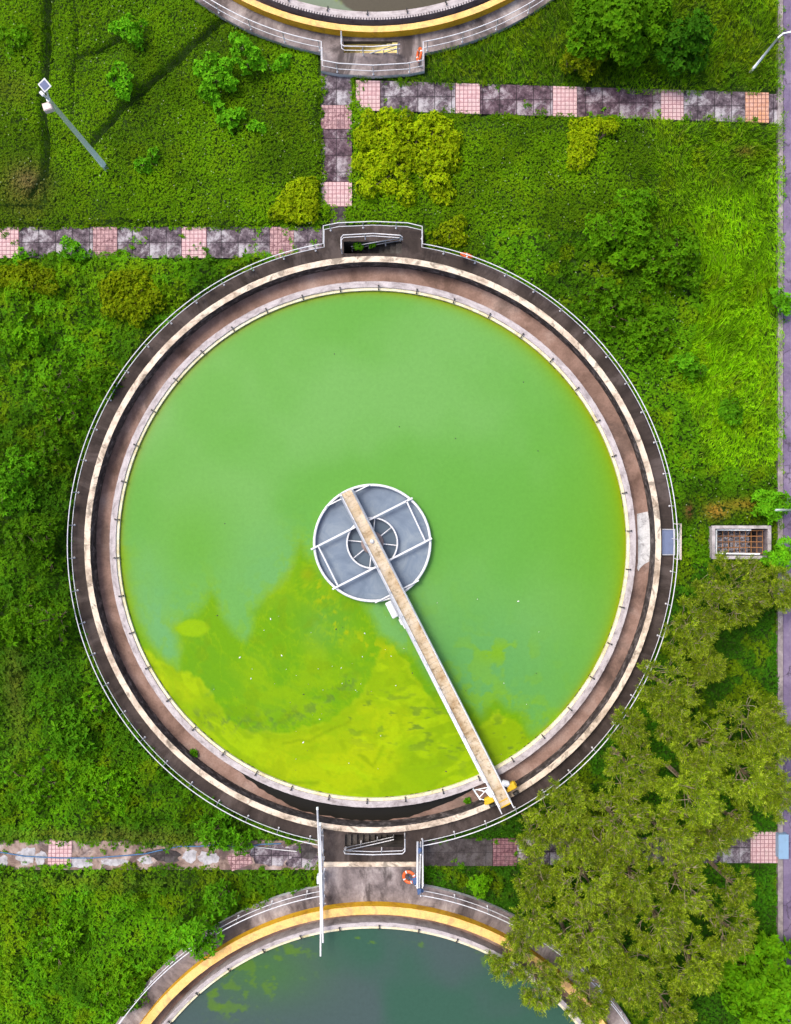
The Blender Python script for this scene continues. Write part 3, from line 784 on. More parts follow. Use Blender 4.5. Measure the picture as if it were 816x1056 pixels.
tag(q.build('scum_flecks', [M['white_band'], M['dark_steel']]), 'tiny white and dark flecks of scum floating on the green water', 'scum', kind='stuff')

# ---------------------------------------------------------------- stilling drum in the centre
BD = (P(521.8, 830.5, 1.2) - P(357.2, 507, 1.2)).normalized()      # direction of the bridge, outwards
BX = Vector((-BD.y, BD.x, 0))                                       # to its left (east side when looking out... across)
CD = P(384, 560, 0.9); CD.z = 0
BANG = math.atan2(BD.y, BD.x)
T = thing('stilling_drum', CD, 'round grey white rimmed drum with beams and an inner ring at the tank centre', 'drum')
kD = 0.0525
R_D = 59.8 * kD
q = MB(); q.ring(CD, R_D - 0.035, R_D + 0.035, -2.2, 0.80, n=128); q.tube([(CD.x + R_D * math.cos(t), CD.y + R_D * math.sin(t), 0.82) for t in np.linspace(0, 2 * math.pi, 97)[:-1]], 0.075, 8, closed=True)
q.build('outer_ring', M['white_metal'], T)
R_I = 26 * kD
q = MB(); q.ring(CD, R_I - 0.025, R_I + 0.025, -1.5, 0.80, n=72); q.tube([(CD.x + R_I * math.cos(t), CD.y + R_I * math.sin(t), 0.82) for t in np.linspace(0, 2 * math.pi, 49)[:-1]], 0.05, 8, closed=True)
q.build('inner_ring', M['white_metal'], T)
q = MB(); q.slab(circle(CD, R_D - 0.03, 96), [circle(CD, R_I - 0.02, 48)], 0.3, 0.50)
n = NB('blue grey drum water'); v = n.coord()
col = n.ramp(n.noise(v, 0.9, 6, 0.65, 0.7), [(0.3, (0.10, 0.135, 0.185)), (0.5, (0.135, 0.175, 0.23)), (0.7, (0.19, 0.23, 0.27))])
q.build('drum_water', n.fin(col, 0.25, spec=0.4), T)
q = MB(); q.slab(circle(CD, R_I - 0.02, 64), [circle(CD, 0.62, 32)], 0.3, 0.46)
q.build('inner_water', NB('dark inner drum water').fin((0.075, 0.105, 0.14), 0.25), T)
q = MB(); q.lathe(CD, [(0.0, -1), (0.62, -1), (0.62, 0.60), (0.58, 0.66), (0.45, 0.68), (0.0, 0.68)], 32)
q.build('centre_column', M['column'], T)
for k in range(8):
    th = BANG + math.pi / 8 + k * math.pi / 4 - 0.18
    q = MB(); c_, s_ = math.cos(th), math.sin(th)
    q.tube([(CD.x + 0.6 * c_, CD.y + 0.6 * s_, 0.6), (CD.x + R_I * c_, CD.y + R_I * s_, 0.80)], 0.035, 6)
    q.build('spoke', M['white_metal'], T)
for a, b, wdt in (((321, 566.5), (425.5, 513.5), 0.06), ((343, 607.5), (445.5, 555), 0.06), ((419.2, 516.5), (438.6, 558), 0.045), ((328.7, 564), (348.6, 604), 0.045),
                  ((336, 522.5), (381, 500), 0.04), ((387, 621.5), (432, 598.5), 0.04)):
    q = MB(); A, B_ = P(*a, 0.95), P(*b, 0.95); mid = (A + B_) / 2
    q.box(mid, ((B_ - A).length, wdt * 1.6, 0.14), math.atan2(B_.y - A.y, B_.x - A.x)); q.build('beam', M['white_metal'], T)

# ---------------------------------------------------------------- rotating scraper bridge
ZB = 1.35
A0 = P(357.2, 507, ZB); A1 = P(521.6, 830.2, ZB)
Lb = (A1 - A0).length
T = thing('scraper_bridge', (A1.x, A1.y, 0), 'long rusty tan walkway bridge reaching from the centre drum to the tank rim', 'scraper bridge')
rotB = Matrix.Rotation(BANG, 3, 'Z')
def bp(u, v, z): return A0 + BD * u + BX * v + Vector((0, 0, z - ZB))      # v > 0 = picture right side
n = NB('rusty tan bridge planks'); v = n.coord()
cmap = n.noise(v, 0.8, 8, 0.7, 0.5)
col = n.ramp(cmap, [(0.33, (0.30, 0.19, 0.09)), (0.46, (0.48, 0.37, 0.24)), (0.60, (0.58, 0.49, 0.37))])
col = n.mix(n.rng(n.noise(v, 3.0, 6, 0.7), 0.54, 0.66, 0, 0.75), col, (0.16, 0.10, 0.035))
n.bump(n.noise(v, 12, 4, 0.6), 0.3)
M['planks'] = n.fin(col, 0.85)
q = MB()
npl = 64
for i in range(npl):
    u = (i + 0.5) * Lb / npl
    q.bevbox(bp(u, 0, ZB - 0.03 + random.uniform(-.004, .004)), (Lb / npl - 0.005, 0.56, 0.05), BANG, b=0.008)
q.build('planks', M['planks'], T)
for sd in (-1, 1):
    q = MB()
    q.box(bp(Lb / 2, sd * 0.33, ZB - 0.12), (Lb, 0.07, 0.34), BANG)
    q.box(bp(Lb / 2, sd * 0.33, ZB - 0.42), (Lb, 0.10, 0.05), BANG)
    for i in range(24):
        u = (i + 0.5) * Lb / 24; q.box(bp(u, sd * 0.33, ZB - 0.33), (0.05, 0.05, 0.2), BANG)
    q.build('girder', M['white_metal'], T)
    q = MB()
    hh = 1.0 if sd < 0 else 1.0
    q.tube([bp(0.1, sd * 0.35, ZB + hh), bp(Lb - 0.05, sd * 0.35, ZB + hh)], 0.027, 8)
    q.tube([bp(0.1, sd * 0.35, ZB + 0.5), bp(Lb - 0.05, sd * 0.35, ZB + 0.5)], 0.022, 8)
    for i in range(14):
        u = 0.1 + i * (Lb - 0.15) / 13; q.tube([bp(u, sd * 0.35, ZB), bp(u, sd * 0.35, ZB + hh)], 0.022, 6)
    q.build('handrail', M['white_rail'], T)
q = MB(); q.tube([bp(0.02, -0.35, ZB + 0.9), bp(0.02, 0.35, ZB + 0.9)], 0.03, 8); q.build('end_rail', M['white_rail'], T)
q = MB(); q.bevbox(bp(5.2, -0.39, ZB - 0.02), (9.6, 0.05, 0.14), BANG, b=.01); q.tube([bp(6.0, -0.45, ZB + 0.05), bp(Lb - 1.6, -0.45, ZB + 0.05)], 0.05, 8); q.build('cable_tray', M['white_metal'], T)
q = MB(); q.lathe(bp(3.0, 0.02, ZB), [(0.001, 0.14), (0.09, 0.13), (0.11, 0.08), (0.12, 0.0)], 16); q.build('slip_ring_cap', M['white_metal'], T)
q = MB(); c = P(404.3, 628.5, 1.25); q.bevbox(c, (0.92, 0.36, 0.42), BANG, b=0.05); q.box(c + Vector((0, 0, 0.22)), (0.7, 0.2, 0.03), BANG)
q.build('gear_housing', M['white_metal'], T)
q = MB(); c = P(414, 641, 1.2)
q.bevbox(c, (0.34, 0.18, 0.2), BANG, b=0.03); q.tube([P(409, 630, 1.25), P(418, 648, 1.25)], 0.05, 8); q.build('motor', M['white_metal'], T)
# end carriage that rolls on the rim
for (px, py, sx, sy) in ((527.8, 810.5, 0.42, 0.36), (505, 824.6, 0.46, 0.34)):
    c = P(px, py, 1.25); q = MB()
    ang = math.atan2(c.y - C_MAIN.y, c.x - C_MAIN.x) + math.pi / 2
    q.bevbox(c, (sx, sy, 0.34), ang, b=0.05); q.box(c + Vector((0, 0, -0.14)), (sx * 1.25, sy * .6, 0.12), ang)
    g = q.build('wheel_guard', M['yellow_steel'], T)
    q = MB(); ax = Vector((math.cos(ang + math.pi / 2), math.sin(ang + math.pi / 2), 0))
    rr = 15.45; wc = Vector((C_MAIN.x + rr * math.cos(ang - math.pi / 2), C_MAIN.y + rr * math.sin(ang - math.pi / 2), Z_RIM + 0.17))
    q.lathe(wc, [(0.001, -.07), (0.16, -0.07), (0.17, -.05), (0.17, 0.05), (0.16, 0.07), (0.001, .07)], 20, axis=ax.to_track_quat('Z', 'Y').to_matrix())
    q.build('wheel', M['dark_steel'], T)
q = MB(); a_, b_ = P(500, 829, 1.08), P(533, 810, 1.08); q.box((a_ + b_) / 2, ((b_ - a_).length, 0.14, 0.12), math.atan2(b_.y - a_.y, b_.x - a_.x)); q.build('carriage_beam', M['yellow_steel'], T)
for (px, py, r_, l_) in ((521.5, 808, 0.17, 0.42), (505.5, 818, 0.15, 0.5)):
    q = MB(); c = P(px, py, 1.3); ax = Matrix.Rotation(BANG + (0.9 if px > 515 else 0.2), 3, 'Z') @ Matrix.Rotation(math.pi / 2, 3, 'Y')
    q.lathe(c, [(0.001, -l_ / 2), (r_ * .7, -l_ / 2), (r_, -l_ / 2 + .05), (r_, l_ / 2 - .08), (r_ * .6, l_ / 2), (0.001, l_ / 2)], 16, axis=ax)
    q.bevbox(c + Vector((0.1, 0.05, 0.12)), (0.2, 0.16, 0.14), BANG, b=.02)
    q.build('drive_motor', M['white_metal'] if px > 515 else M['galv'], T)
q = MB()
q.tube([P(488, 813.5, 0.9), P(495.6, 824.6, 0.9)], 0.045, 6)
for a, b in (((491, 814), (503, 817)), ((494, 823), (503, 813)), ((489, 815), (503, 812)), ((495, 824), (506, 826))):
    q.tube([P(*a, 0.9), P(*b, 1.1)], 0.025, 6)
q.build('scum_scraper_frame', M['galv'], T)
q = MB(); q.box(bp(Lb + 0.02, 0, ZB - 0.05), (0.06, 0.7, 0.14), BANG); q.box(bp(Lb - 0.28, 0, ZB + 0.005), (0.05, 0.5, 0.03), BANG)
q.build('end_step', M['yellow_steel'], T)

# ---------------------------------------------------------------- railings
def resample(pts, step):
    d = [0.0]
    for i in range(1, len(pts)): d.append(d[-1] + (pts[i] - pts[i - 1]).length)
    n = max(1, round(d[-1] / step)); out = []; j = 0
    for k in range(n + 1):
        t = d[-1] * k / n
        while j < len(d) - 2 and d[j + 1] < t: j += 1
        f = (t - d[j]) / max(1e-9, d[j + 1] - d[j]); out.append(pts[j].lerp(pts[j + 1], min(1, max(0, f))))
    return out
def railing(label, pts, z=None, h=0.95, step=1.78, r=0.027, group=None, skip=None, cat='railing', name='railing', mid=0.36):
    """pts: world points at foot level"""
    pts = [Vector(p) for p in pts]
    c = sum(pts, Vector()) / len(pts); c.z = min(p.z for p in pts)
    T = thing(name, c, label, cat, group)
    up = lambda k: [p + Vector((0, 0, k)) for p in pts]
    q = MB(); q.tube(up(h), r, 8); q.build('top_rail', M['white_rail'], T)
    q = MB(); q.tube(up(mid), r * 0.75, 8); q.build('middle_rail', M['white_rail'], T)
    pm = MB(); pm.tube([(0, 0, 0), (0, 0, h)], r * 0.8, 8); pm.lathe((0, 0, 0), [(0.045, 0.0), (0.055, 0.02), (0.001, 0.02)], 8)
    p0 = None
    for p in resample(pts, step):
        if p0 is None: p0 = pm.build('post', M['white_rail'], None); o = p0
        else: o = p0.copy(); COL.objects.link(o)
        o.parent = T; o.location = p - c
    return T
def arc(C, R, a0, a1, n, z=Z_DECK):
    return [Vector((C.x + R * math.cos(a0 + (a1 - a0) * k / n), C.y + R * math.sin(a0 + (a1 - a0) * k / n), z)) for k in range(n + 1)]
def ang_of(C, R, x, up):
    c = (x - C.x) / R; a = math.acos(max(-1, min(1, c))); return a if up else -a
rm = R_MAIN - 0.10; ro = R_OTH - 0.10
xl, xr = P(335, 0, .3).x, P(435, 0, .3).x
xbl, xbr = P(332.5, 0, .3).x, P(435.5, 0, .3).x
# big tank: left half ring, top lobe, right half ring
aL_b = ang_of(C_MAIN, rm, xbl, False); aL_t = ang_of(C_MAIN, rm, xl, True); aR_t = ang_of(C_MAIN, rm, xr, True); aR_b = ang_of(C_MAIN, rm, xbr, False)
left = arc(C_MAIN, rm, aL_b + 2 * math.pi, aL_t, 120)
right = arc(C_MAIN, rm, aR_t, aR_b, 120)
top = pz([(335, 239), (350, 236), (385, 234.5), (420, 236), (435, 239.5)])
railing('white two-bar railing round the outer edge of the big tank walkway', [P(334, 886, Z_DECK)] + left + top + right, step=1.8, group=None)
# upper tank
a0 = math.radians(212); a1 = ang_of(C_UP, ro, P(333, 0, .3).x, False) + 2 * math.pi; a2 = ang_of(C_UP, ro, P(436, 0, .3).x, False) + 2 * math.pi; a3 = math.radians(328)
railing('white railing round the grey green tank at the top edge', arc(C_UP, ro, a0, a1, 60) + pz([(333, 71.5), (350, 74.8), (385, 76.8), (420, 74.8), (436, 71.5)]) + arc(C_UP, ro, a2, a3, 60), step=2.0)
# lower tank, two halves
a0 = math.radians(158); a1 = ang_of(C_LOW, ro, P(335, 0, .3).x, True)
railing('white railing curving down left from the concrete link along the teal water tank', [P(335, 896, Z_DECK)] + arc(C_LOW, ro, a1, a0, 60), step=2.0)
a1 = ang_of(C_LOW, ro, P(434, 0, .3).x, True)
railing('white railing curving down right from the link to under the olive trees', arc(C_LOW, ro, a1, math.radians(22), 60), step=2.0)
# stairwell railings
def stair_rail(label, outer, sl, deep_first):
    """outer: px points of the level rail around the opening; sl: px start -> end of the sloping one with its depth"""
    pts = [P(a, b, Z_DECK) for a, b in outer]
    c = pts[0].copy(); T = thing('stair_railing', c, label, 'railing', 'railings round the stair openings')
    rr = []
    for i in range(len(pts)): rr.append(pts[i])
    for zz, r_, nm in ((0.9, 0.028, 'top_rail'), (0.5, 0.022, 'middle_rail')):
        q = MB(); q.tube([p + Vector((0, 0, zz)) for p in rr], r_, 8); q.build(nm, M['white_rail'], T)
        (ax, ay), (bx, by), dz = sl
        A = P(ax, ay, Z_DECK); B = P(bx, by, Z_DECK); B = Vector((B.x, A.y, Z_DECK - dz))
        q = MB(); q.tube([rr[-1] + Vector((0, 0, zz)), A + Vector((0, 0, zz)), B + Vector((0, 0, zz))], r_, 8); q.build('sloping_rail', M['white_rail'], T)
    pm = MB(); pm.tube([(0, 0, 0), (0, 0, 0.9)], 0.028, 8); p0 = None
    for p in resample(rr, 1.6) + [A.lerp(B, f) for f in (0.33, 0.66, 1.0)]:
        if p0 is None: p0 = pm.build('post', M['white_rail'], None); o = p0
        else: o = p0.copy(); COL.objects.link(o)
        o.parent = T; o.location = p - c
    return T
stair_rail('white railing round the stair opening at the top of the big tank walkway', [(353, 261.5), (353, 250.5), (355, 248), (385, 246.4), (413, 248.3)], ((415.5, 250.5), (362, 250.5), 1.5), True)
stair_rail('white railing round the black stair opening at the bottom of the big tank walkway', [(417.5, 859), (417.5, 871), (415, 873.5), (385, 874.5), (357, 873.5)], ((355.5, 871), (406, 871), 1.6), True)
stair_rail('white railing round the yellow stair opening on the upper tank', [(353, 42), (353, 55), (356, 57), (385, 57.5), (410, 55.5)], ((412.5, 55), (362, 55), 1.5), True)

# small platform at the right of the big tank
z = Z_DECK
c = P(689, 558, z)
T = thing('grating_platform', c, 'small blue grating in a pale frame on the right side of the big tank walkway', 'grating platform')
q = MB(); x0, y0 = P(682.6, 571.5, z).x, P(682.6, 571.5, z).y; x1, y1 = P(694.6, 546.5, z).x, P(694.6, 546.5, z).y
n_ = NB('blue grey grating'); M['grate'] = painted('blue grey grating steel', (0.16, 0.20, 0.33), (0.1, 0.11, 0.16), 0.5, 0.5)
nb = 26
for i in range(nb):
    yy = y0 + (y1 - y0) * (i + 0.5) / nb; q.box(((x0 + x1) / 2, yy, z + 0.045), (x1 - x0, 0.03, 0.03))
for i in range(9):
    xx = x0 + (x1 - x0) * (i + 0.5) / 9; q.box((xx, (y0 + y1) / 2, z + 0.04), (0.03, y1 - y0, 0.025))
q.box(((x0 + x1) / 2, (y0 + y1) / 2, z + 0.012), (x1 - x0, y1 - y0, 0.02))
q.build('grating', M['grate'], T)
q = MB(); q.tube([(x0, y0 - .03, z + .1), (x1 + .03, y0 - .03, z + .1), (x1 + .03, y1 + .03, z + .1), (x0, y1 + .03, z + .1)], 0.035, 8)
for xx, yy in ((x1 + .03, y0 - .03), (x1 + .03, y1 + .03)): q.tube([(xx, yy, z), (xx, yy, z + .12)], .03, 8)
q.build('frame', M['white_metal'], T)
c = P(700, 559, 0)
T = thing('ladder_cage', (c.x, c.y, 0), 'pale rectangular bracket frame sticking out past the railing beside the blue grating', 'bracket frame')
for zz in (0.45, 1.2):
    q = MB(); q.tube([P(697, 577, zz), P(702.5, 577, zz), P(702.5, 540.5, zz), P(697, 540.5, zz)], 0.035, 8)
    q.build('hoop', M['rim_cream'] if zz > 1 else M['white_rail'], T)
q = MB()
for px, py in ((702.5, 577), (702.5, 540.5)):
    t_ = P(px, py, 1.2); q.tube([(t_.x, t_.y, Z_G), (t_.x, t_.y, 1.2)], 0.03, 8)
q.build('upright', M['white_rail'], T)
q = MB()
for i in range(5):
    a = P(702.5, 577, .5 ); b = P(702.5, 540.5, .5); zz = -0.05 + i * 0.14
    q.tube([(a.x, a.y, zz), (b.x, b.y, zz)], 0.02, 6)
q.build('rung', M['white_rail'], T)

# right side of the link: blue and white barrier frame
c = P(433, 893, Z_DECK)
T = thing('barrier_gate', c, 'blue and white double bar barrier on the right edge of the concrete link', 'barrier gate')
for py in (871.5, 913):
    q = MB(); p = P(433.3, py, Z_DECK)
    q.bevbox(p + Vector((0, 0, 0.35)), (0.34, 0.2, 0.7), b=0.03); q.bevbox(p + Vector((-0.05, 0.02, 0.78)), (0.22, 0.3, 0.18), b=0.03)
    q.build('base_box', M['blue_paint'], T)
    q = MB(); q.tube([p + Vector((0.0, -0.05, 0.0)), p + Vector((0.0, -0.05, 1.15))], 0.04, 8); q.build('post', M['white_rail'], T)
for (xa, xb, zz, r_) in ((430.8, 430.6, 1.12, 0.06), (434.0, 432.6, 1.0, 0.045), (436, 435.8, 0.95, 0.04)):
    q = MB(); q.tube([P(xa, 868, zz), P(xb, 916, zz)], r_, 8); q.build('bar', M['white_metal'], T)
q = MB(); q.tube([P(436.2, 866, 1.2), P(436.4, 914, 1.2)], .035, 8)
q.build('rail', M['white_rail'], T)
# lifebuoys
def lifebuoy(center, nrm, label, R=0.30, r=0.085):
    T = thing('lifebuoy', center, label, 'lifebuoy', 'orange lifebuoys hung on railings')
    ax = Vector(nrm).to_track_quat('Z', 'Y').to_matrix(); n = 40; m = 10
    def tor(a0, a1, rr, steps, q):
        vs = []; cl = abs(a1 - a0 - 2 * math.pi) < 1e-6
        for i in range(steps + (0 if cl else 1)):
            a = a0 + (a1 - a0) * i / steps
            for j in range(m):
                b = 2 * math.pi * j / m
                vs.append(Vector(center) + ax @ Vector(((R + rr * math.cos(b)) * math.cos(a), (R + rr * math.cos(b)) * math.sin(a), rr * 0.8 * math.sin(b))))
        k = len(vs) // m
        q.add(vs, [(i * m + j, i * m + (j + 1) % m, ((i + 1) % k) * m + (j + 1) % m, ((i + 1) % k) * m + j) for i in range(k if cl else k - 1) for j in range(m)], 0, True)
    q = MB(); tor(0, 2 * math.pi, r, n, q); q.build('ring', M['orange'], T)
    for i in range(4):
        q = MB(); a = i * math.pi / 2 + 0.1; tor(a - 0.10, a + 0.10, r + 0.006, 4, q); q.build('band', M['white_band'], T)
    return T
lifebuoy(P(422, 904.5, 0.95), (-0.30, -0.12, 1), 'orange lifebuoy with white bands beside the blue and white barrier on the link')
q = MB(); T = thing('lifebuoy_stand', P(428, 906, Z_DECK), 'small blue and white stand beside the barrier holding the orange lifebuoy', 'lifebuoy stand')
b_ = P(428, 906, Z_DECK); q.tube([b_, b_ + Vector((0, 0, 0.85))], 0.035, 8); q.build('post', M['white_rail'], T)
q = MB(); q.bevbox(b_ + Vector((0.0, 0.25, 0.8)), (0.28, 0.34, 0.12), 0.5, b=.03); q.tube([b_ + Vector((0, 0, 0.85)), P(422, 904, 0.86)], .03, 6); q.build('bracket', M['blue_paint'], T)
q = MB(); q.tube([P(427.5, 911, .9), P(430.5, 899, .9)], .03, 6); q.build('crossbar', M['white_rail'], T)
v = P(481.5, 263, 0.85)
o_ = (v - C_MAIN); o_.z = 0; o_.normalize()
lifebuoy(v - o_ * 0.02, (o_.x, o_.y, 0.55), 'orange lifebuoy hung on the upper right railing of the big tank', R=0.29)
lifebuoy(P(432.5, 56.5, 0.85), (-1, 0, 0.35), 'red orange lifebuoy on the railing corner of the upper tank', R=0.29)

# ---------------------------------------------------------------- long white poles resting over the left side of the link
for pts, lb in (([(327.4, 833, 1.36), (329.6, 885, 1.38), (331, 935, 1.4), (330.7, 986, 1.42)], 'longer of two white poles lying from the big tank rim over teal water'),
                ([(330.2, 849, 1.50), (331.6, 905, 1.47), (333.2, 972, 1.44)], 'shorter of two white poles lying across the link beside the left railing')):
    A = P(pts[0][0], pts[0][1], pts[0][2]); T = thing('steel_pole', A, lb, 'pole', 'white poles lying across the link')
    q = MB(); q.tube([P(*p) for p in pts], [0.055, 0.055, 0.05, 0.045][:len(pts)], 10); q.build('shaft', M['white_metal'], T)
    q = MB(); e = P(*pts[0]); f = P(*pts[1]); dd = (f - e).normalized(); q.tube([e - dd * 0.03, e + dd * 0.1], 0.065, 10); q.build('end_cap', M['galv'], T)
T = thing('pole_rack', P(330, 885, Z_DECK), 'white post rack beside the left end of the link that carries the two long poles', 'pole rack')
for px, py in ((330, 862), (331, 884), (331.5, 906), (332, 932)):
    q = MB(); t_ = P(px, py, 1.28); zf = Z_DECK if py not in (884,) else Z_DECK
    q.tube([(t_.x + .05, t_.y, zf), (t_.x + .05, t_.y, 1.2)], 0.045, 8); q.tube([(t_.x - .14, t_.y, 1.25), (t_.x + .20, t_.y, 1.25)], 0.03, 8); q.build('post', M['white_rail'], T)
q = MB(); a_ = P(333, 856, 1.2); b_ = P(334, 935, 1.2); q.tube([a_, b_], .025, 8)
q.build('rail', M['white_rail'], T)
q = MB(); q.bevbox(P(329.2, 906, 0.8), (0.2, 0.42, 0.5), b=.04); q.build('winch_box', M['galv'], T)

# ---------------------------------------------------------------- inspection chamber
T = thing('inspection_chamber', P(765, 559, 0), 'open pale concrete chamber with a rusty bar grid over rubble, right of the big tank', 'inspection chamber')
zt = 0.55
x0, y0 = P(734.5, 576.5, zt)[:2]; x1, y1 = P(795.5, 542, zt)[:2]; t = 0.17
gx0, gy0, gx1, gy1 = chm[0][0], chm[0][1], chm[2][0], chm[2][1]
q = MB(); q.slab([(x0, y0), (x1, y0), (x1, y1), (x0, y1)], [[(x0 + t, y0 + t), (x1 - t, y0 + t), (x1 - t, y1 - t), (x0 + t, y1 - t)]], zt - 0.14, zt, (0, 0, 1))
q.build('rim', M['chamber'], T)
ins = 0.06
q = MB(); q.slab([(x0 + ins, y0 + ins), (x1 - ins, y0 + ins), (x1 - ins, y1 - ins), (x0 + ins, y1 - ins)], [[(x0 + t + .002, y0 + t + .002), (x1 - t - .002, y0 + t + .002), (x1 - t - .002, y1 - t - .002), (x0 + t + .002, y1 - t - .002)]], -1.5, zt - 0.141, (0, 0, 1))
q.build('wall', [M['chamber'], M['chamber_in']], T)
q = MB()
q.box(((x0 + x1) / 2, (y0 + y1) / 2, -1.45), (x1 - x0 - 2 * t, y1 - y0 - 2 * t, 0.06)); q.build('floor', M['hole_dark'], T)
ix0, ix1, iy0, iy1 = x0 + 0.42, x1 - 0.30, y0 + 0.30, y1 - 0.28
zg = 0.15
q = MB()
for i in range(9):
    xx = ix0 + (ix1 - ix0) * i / 8; q.tube([(xx, iy0, zg), (xx, iy1, zg)], 0.022, 6)
for i in range(5):
    yy = iy0 + (iy1 - iy0) * i / 4; q.tube([(ix0, yy, zg + .03), (ix1, yy, zg + .03)], 0.026, 6)
q.build('bar_grid', M['rust'], T)
q = MB()
q.tube([(x0 + t + .02, y1 - .25, .42), (x0 + t + .02, y0 + .27, .42)], .045, 8)
q.tube([(x0 + t + .16, y1 - .24, .3), (x0 + t + .16, y0 + .3, .3), (x1 - t - .35, y0 + .3 - .04, .3)], .045, 8)
q.tube([(x0 + t + .16, y1 - .24, .3), (x1 - 1.0, y1 - .24, .3)], .045, 8)
q.build('pipe', M['galv'], T)
q = MB(); r_ = random.Random(8)
for i in range(210):
    xx = r_.uniform(x0 + t + .08, x1 - t - .55); yy = r_.uniform(y0 + t + .08, y1 - t - .08); s_ = r_.uniform(0.06, 0.2)
    q.bevbox((xx, yy, -0.75 + r_.uniform(0, .35)), (s_, s_ * r_.uniform(.5, 1.2), s_ * .6), b=.02, rot=Matrix.Rotation(r_.uniform(0, 3), 3, (r_.random(), r_.random(), r_.random() + .1)))
q.box((x0 + (x1 - x0) * .42, (y0 + y1) / 2, -1.05), ((x1 - x0) * .72, y1 - y0 - 2 * t - .01, .5))
q.build('rubble', M['rubble'], T)
q = MB()
for yy in (iy0 - .02, iy1 + .02): q.box(((x0 + x1) / 2, yy, zg - .05), (x1 - x0 - 2 * t - .01, .05, .08))
q.build('support_ledge', M['chamber_in'], T)

# ---------------------------------------------------------------- lamps
bs = P(108, 171.5, 0.2); hh = 8.3
T = thing('street_lamp', (bs.x, bs.y, Z_G), 'tall pale lamp post with a small solar panel, on the upper left lawn', 'street lamp', 'lamp posts')
def topx(px, py, z): return P(px, py, z)
q = MB(); q.tube([(bs.x, bs.y, Z_G), (bs.x, bs.y, 0.6), (bs.x - .01, bs.y + 0.01, hh - 0.7)], [0.17, 0.16, 0.10], 8); q.build('pole', M['galv'], T)
q = MB(); tp = Vector((bs.x, bs.y, hh - .8))
hd = P(43.5, 96.5, hh - 0.1); q.tube([tp, tp.lerp(hd, .5) + Vector((0, 0, .12)), hd], 0.05, 8)
pc = P(46.3, 88, hh + 0.25); q.tube([tp, pc - Vector((0, 0, .08))], 0.045, 8); q.build('arm', M['white_metal'], T)
q = MB(); R_ = Matrix.Rotation(math.radians(20), 3, 'X') @ Matrix.Rotation(math.radians(-52), 3, 'Z')
q.bevbox(pc, (0.44, 0.44, 0.05), b=.01, rot=R_); q.build('panel_frame', M['white_metal'], T)
q = MB(); q.box(pc + R_ @ Vector((0, 0, .03)), (0.32, 0.32, 0.012), rot=R_); q.build('solar_cell', M['panel'], T)
q = MB(); q.bevbox(hd, (0.26, 0.16, 0.1), rz=-0.8, b=.04); q.build('lamp_head', M['white_metal'], T)
q = MB(); c = P(50, 111, hh - 1.0); q.bevbox(c, (0.42, 0.36, 0.34), rz=0.3, b=.04); q.build('battery_box', M['pinkish'], T)
for (px, py, lab, off) in ((782, 64.5, 'thin pale lamp post with a curved arm over the road, upper right corner', True), (796.5, 526, 'thin pale lamp post leaning into view from the right edge, above the chamber', False)):
    b_ = P(px, py, 0.9); T = thing('street_lamp', (b_.x, b_.y, Z_G), lab, 'street lamp', 'lamp posts')
    q = MB(); q.tube([(b_.x, b_.y, Z_G), (b_.x, b_.y, 3.3)], [0.075, 0.05], 8); q.build('pole', M['galv'], T)
    q = MB(); q.tube([(b_.x, b_.y, 3.3), (b_.x + .12, b_.y + .05, 3.55), (b_.x + .45, b_.y + .06, 3.68), (b_.x + .75, b_.y + 0.06, 3.7)], 0.04, 8); q.build('arm', M['galv'], T)
    q = MB(); q.bevbox((b_.x + 1.0, b_.y + 0.06, 3.7), (0.55, 0.24, 0.12), b=.045); q.build('lamp_head', M['white_metal'], T)

# blue cabinet by the road
T = thing('utility_cabinet', P(808, 873, 0), 'pale blue metal cabinet beside the pink paving at the right edge', 'cabinet')
M['cab'] = painted('pale blue cabinet paint', (0.20, 0.32, 0.46), (0.15, 0.2, 0.25), 0.4, 0.4)
a_, b_ = P(803, 886, .4), P(813.5, 860.5, .4); cc_ = (a_ + b_) / 2
q = MB(); q.bevbox((cc_.x, cc_.y, .12), (b_.x - a_.x - .04, b_.y - a_.y - .04, .5), b=.02); q.build('body', M['cab'], T)
q = MB(); q.bevbox((cc_.x, cc_.y, .40), (b_.x - a_.x, b_.y - a_.y, .06), b=.02); q.build('lid', M['cab'], T)
q = MB(); q.box((a_.x + .012, cc_.y, .16), (.02, b_.y - a_.y - .2, .34)); q.build('door', M['cab'], T)

# blue hose along the broken path
hp = [(-60, 872), (-8, 879), (5, 879), (25, 883), (60, 884), (95, 885), (130, 883), (150, 880), (165, 876.5), (185, 873.5), (205, 872), (222, 871.5), (250, 873), (270, 871), (290, 870)]
from mathutils.geometry import interpolate_bezier
q = MB(); q.tube([P(a, b + 0.8 * math.sin(a * .13), Z_PATH + 0.07) for a, b in hp], 0.032, 8)
tag(q.build('hose', M['hose'], origin=P(0, 880, 0)), 'blue hose lying along the broken path at the lower left', 'hose')
q = MB(); q.tube([P(px, py, 0.42 if px > 330 else Z_PATH + .06) for px, py in ((262, 873), (285, 876), (306, 878))], 0.022, 6)
tag(q.build('pipe', M['white_metal'], origin=P(280, 874, 0)), 'thin white pipe beside the blue hose near the big tank', 'pipe')

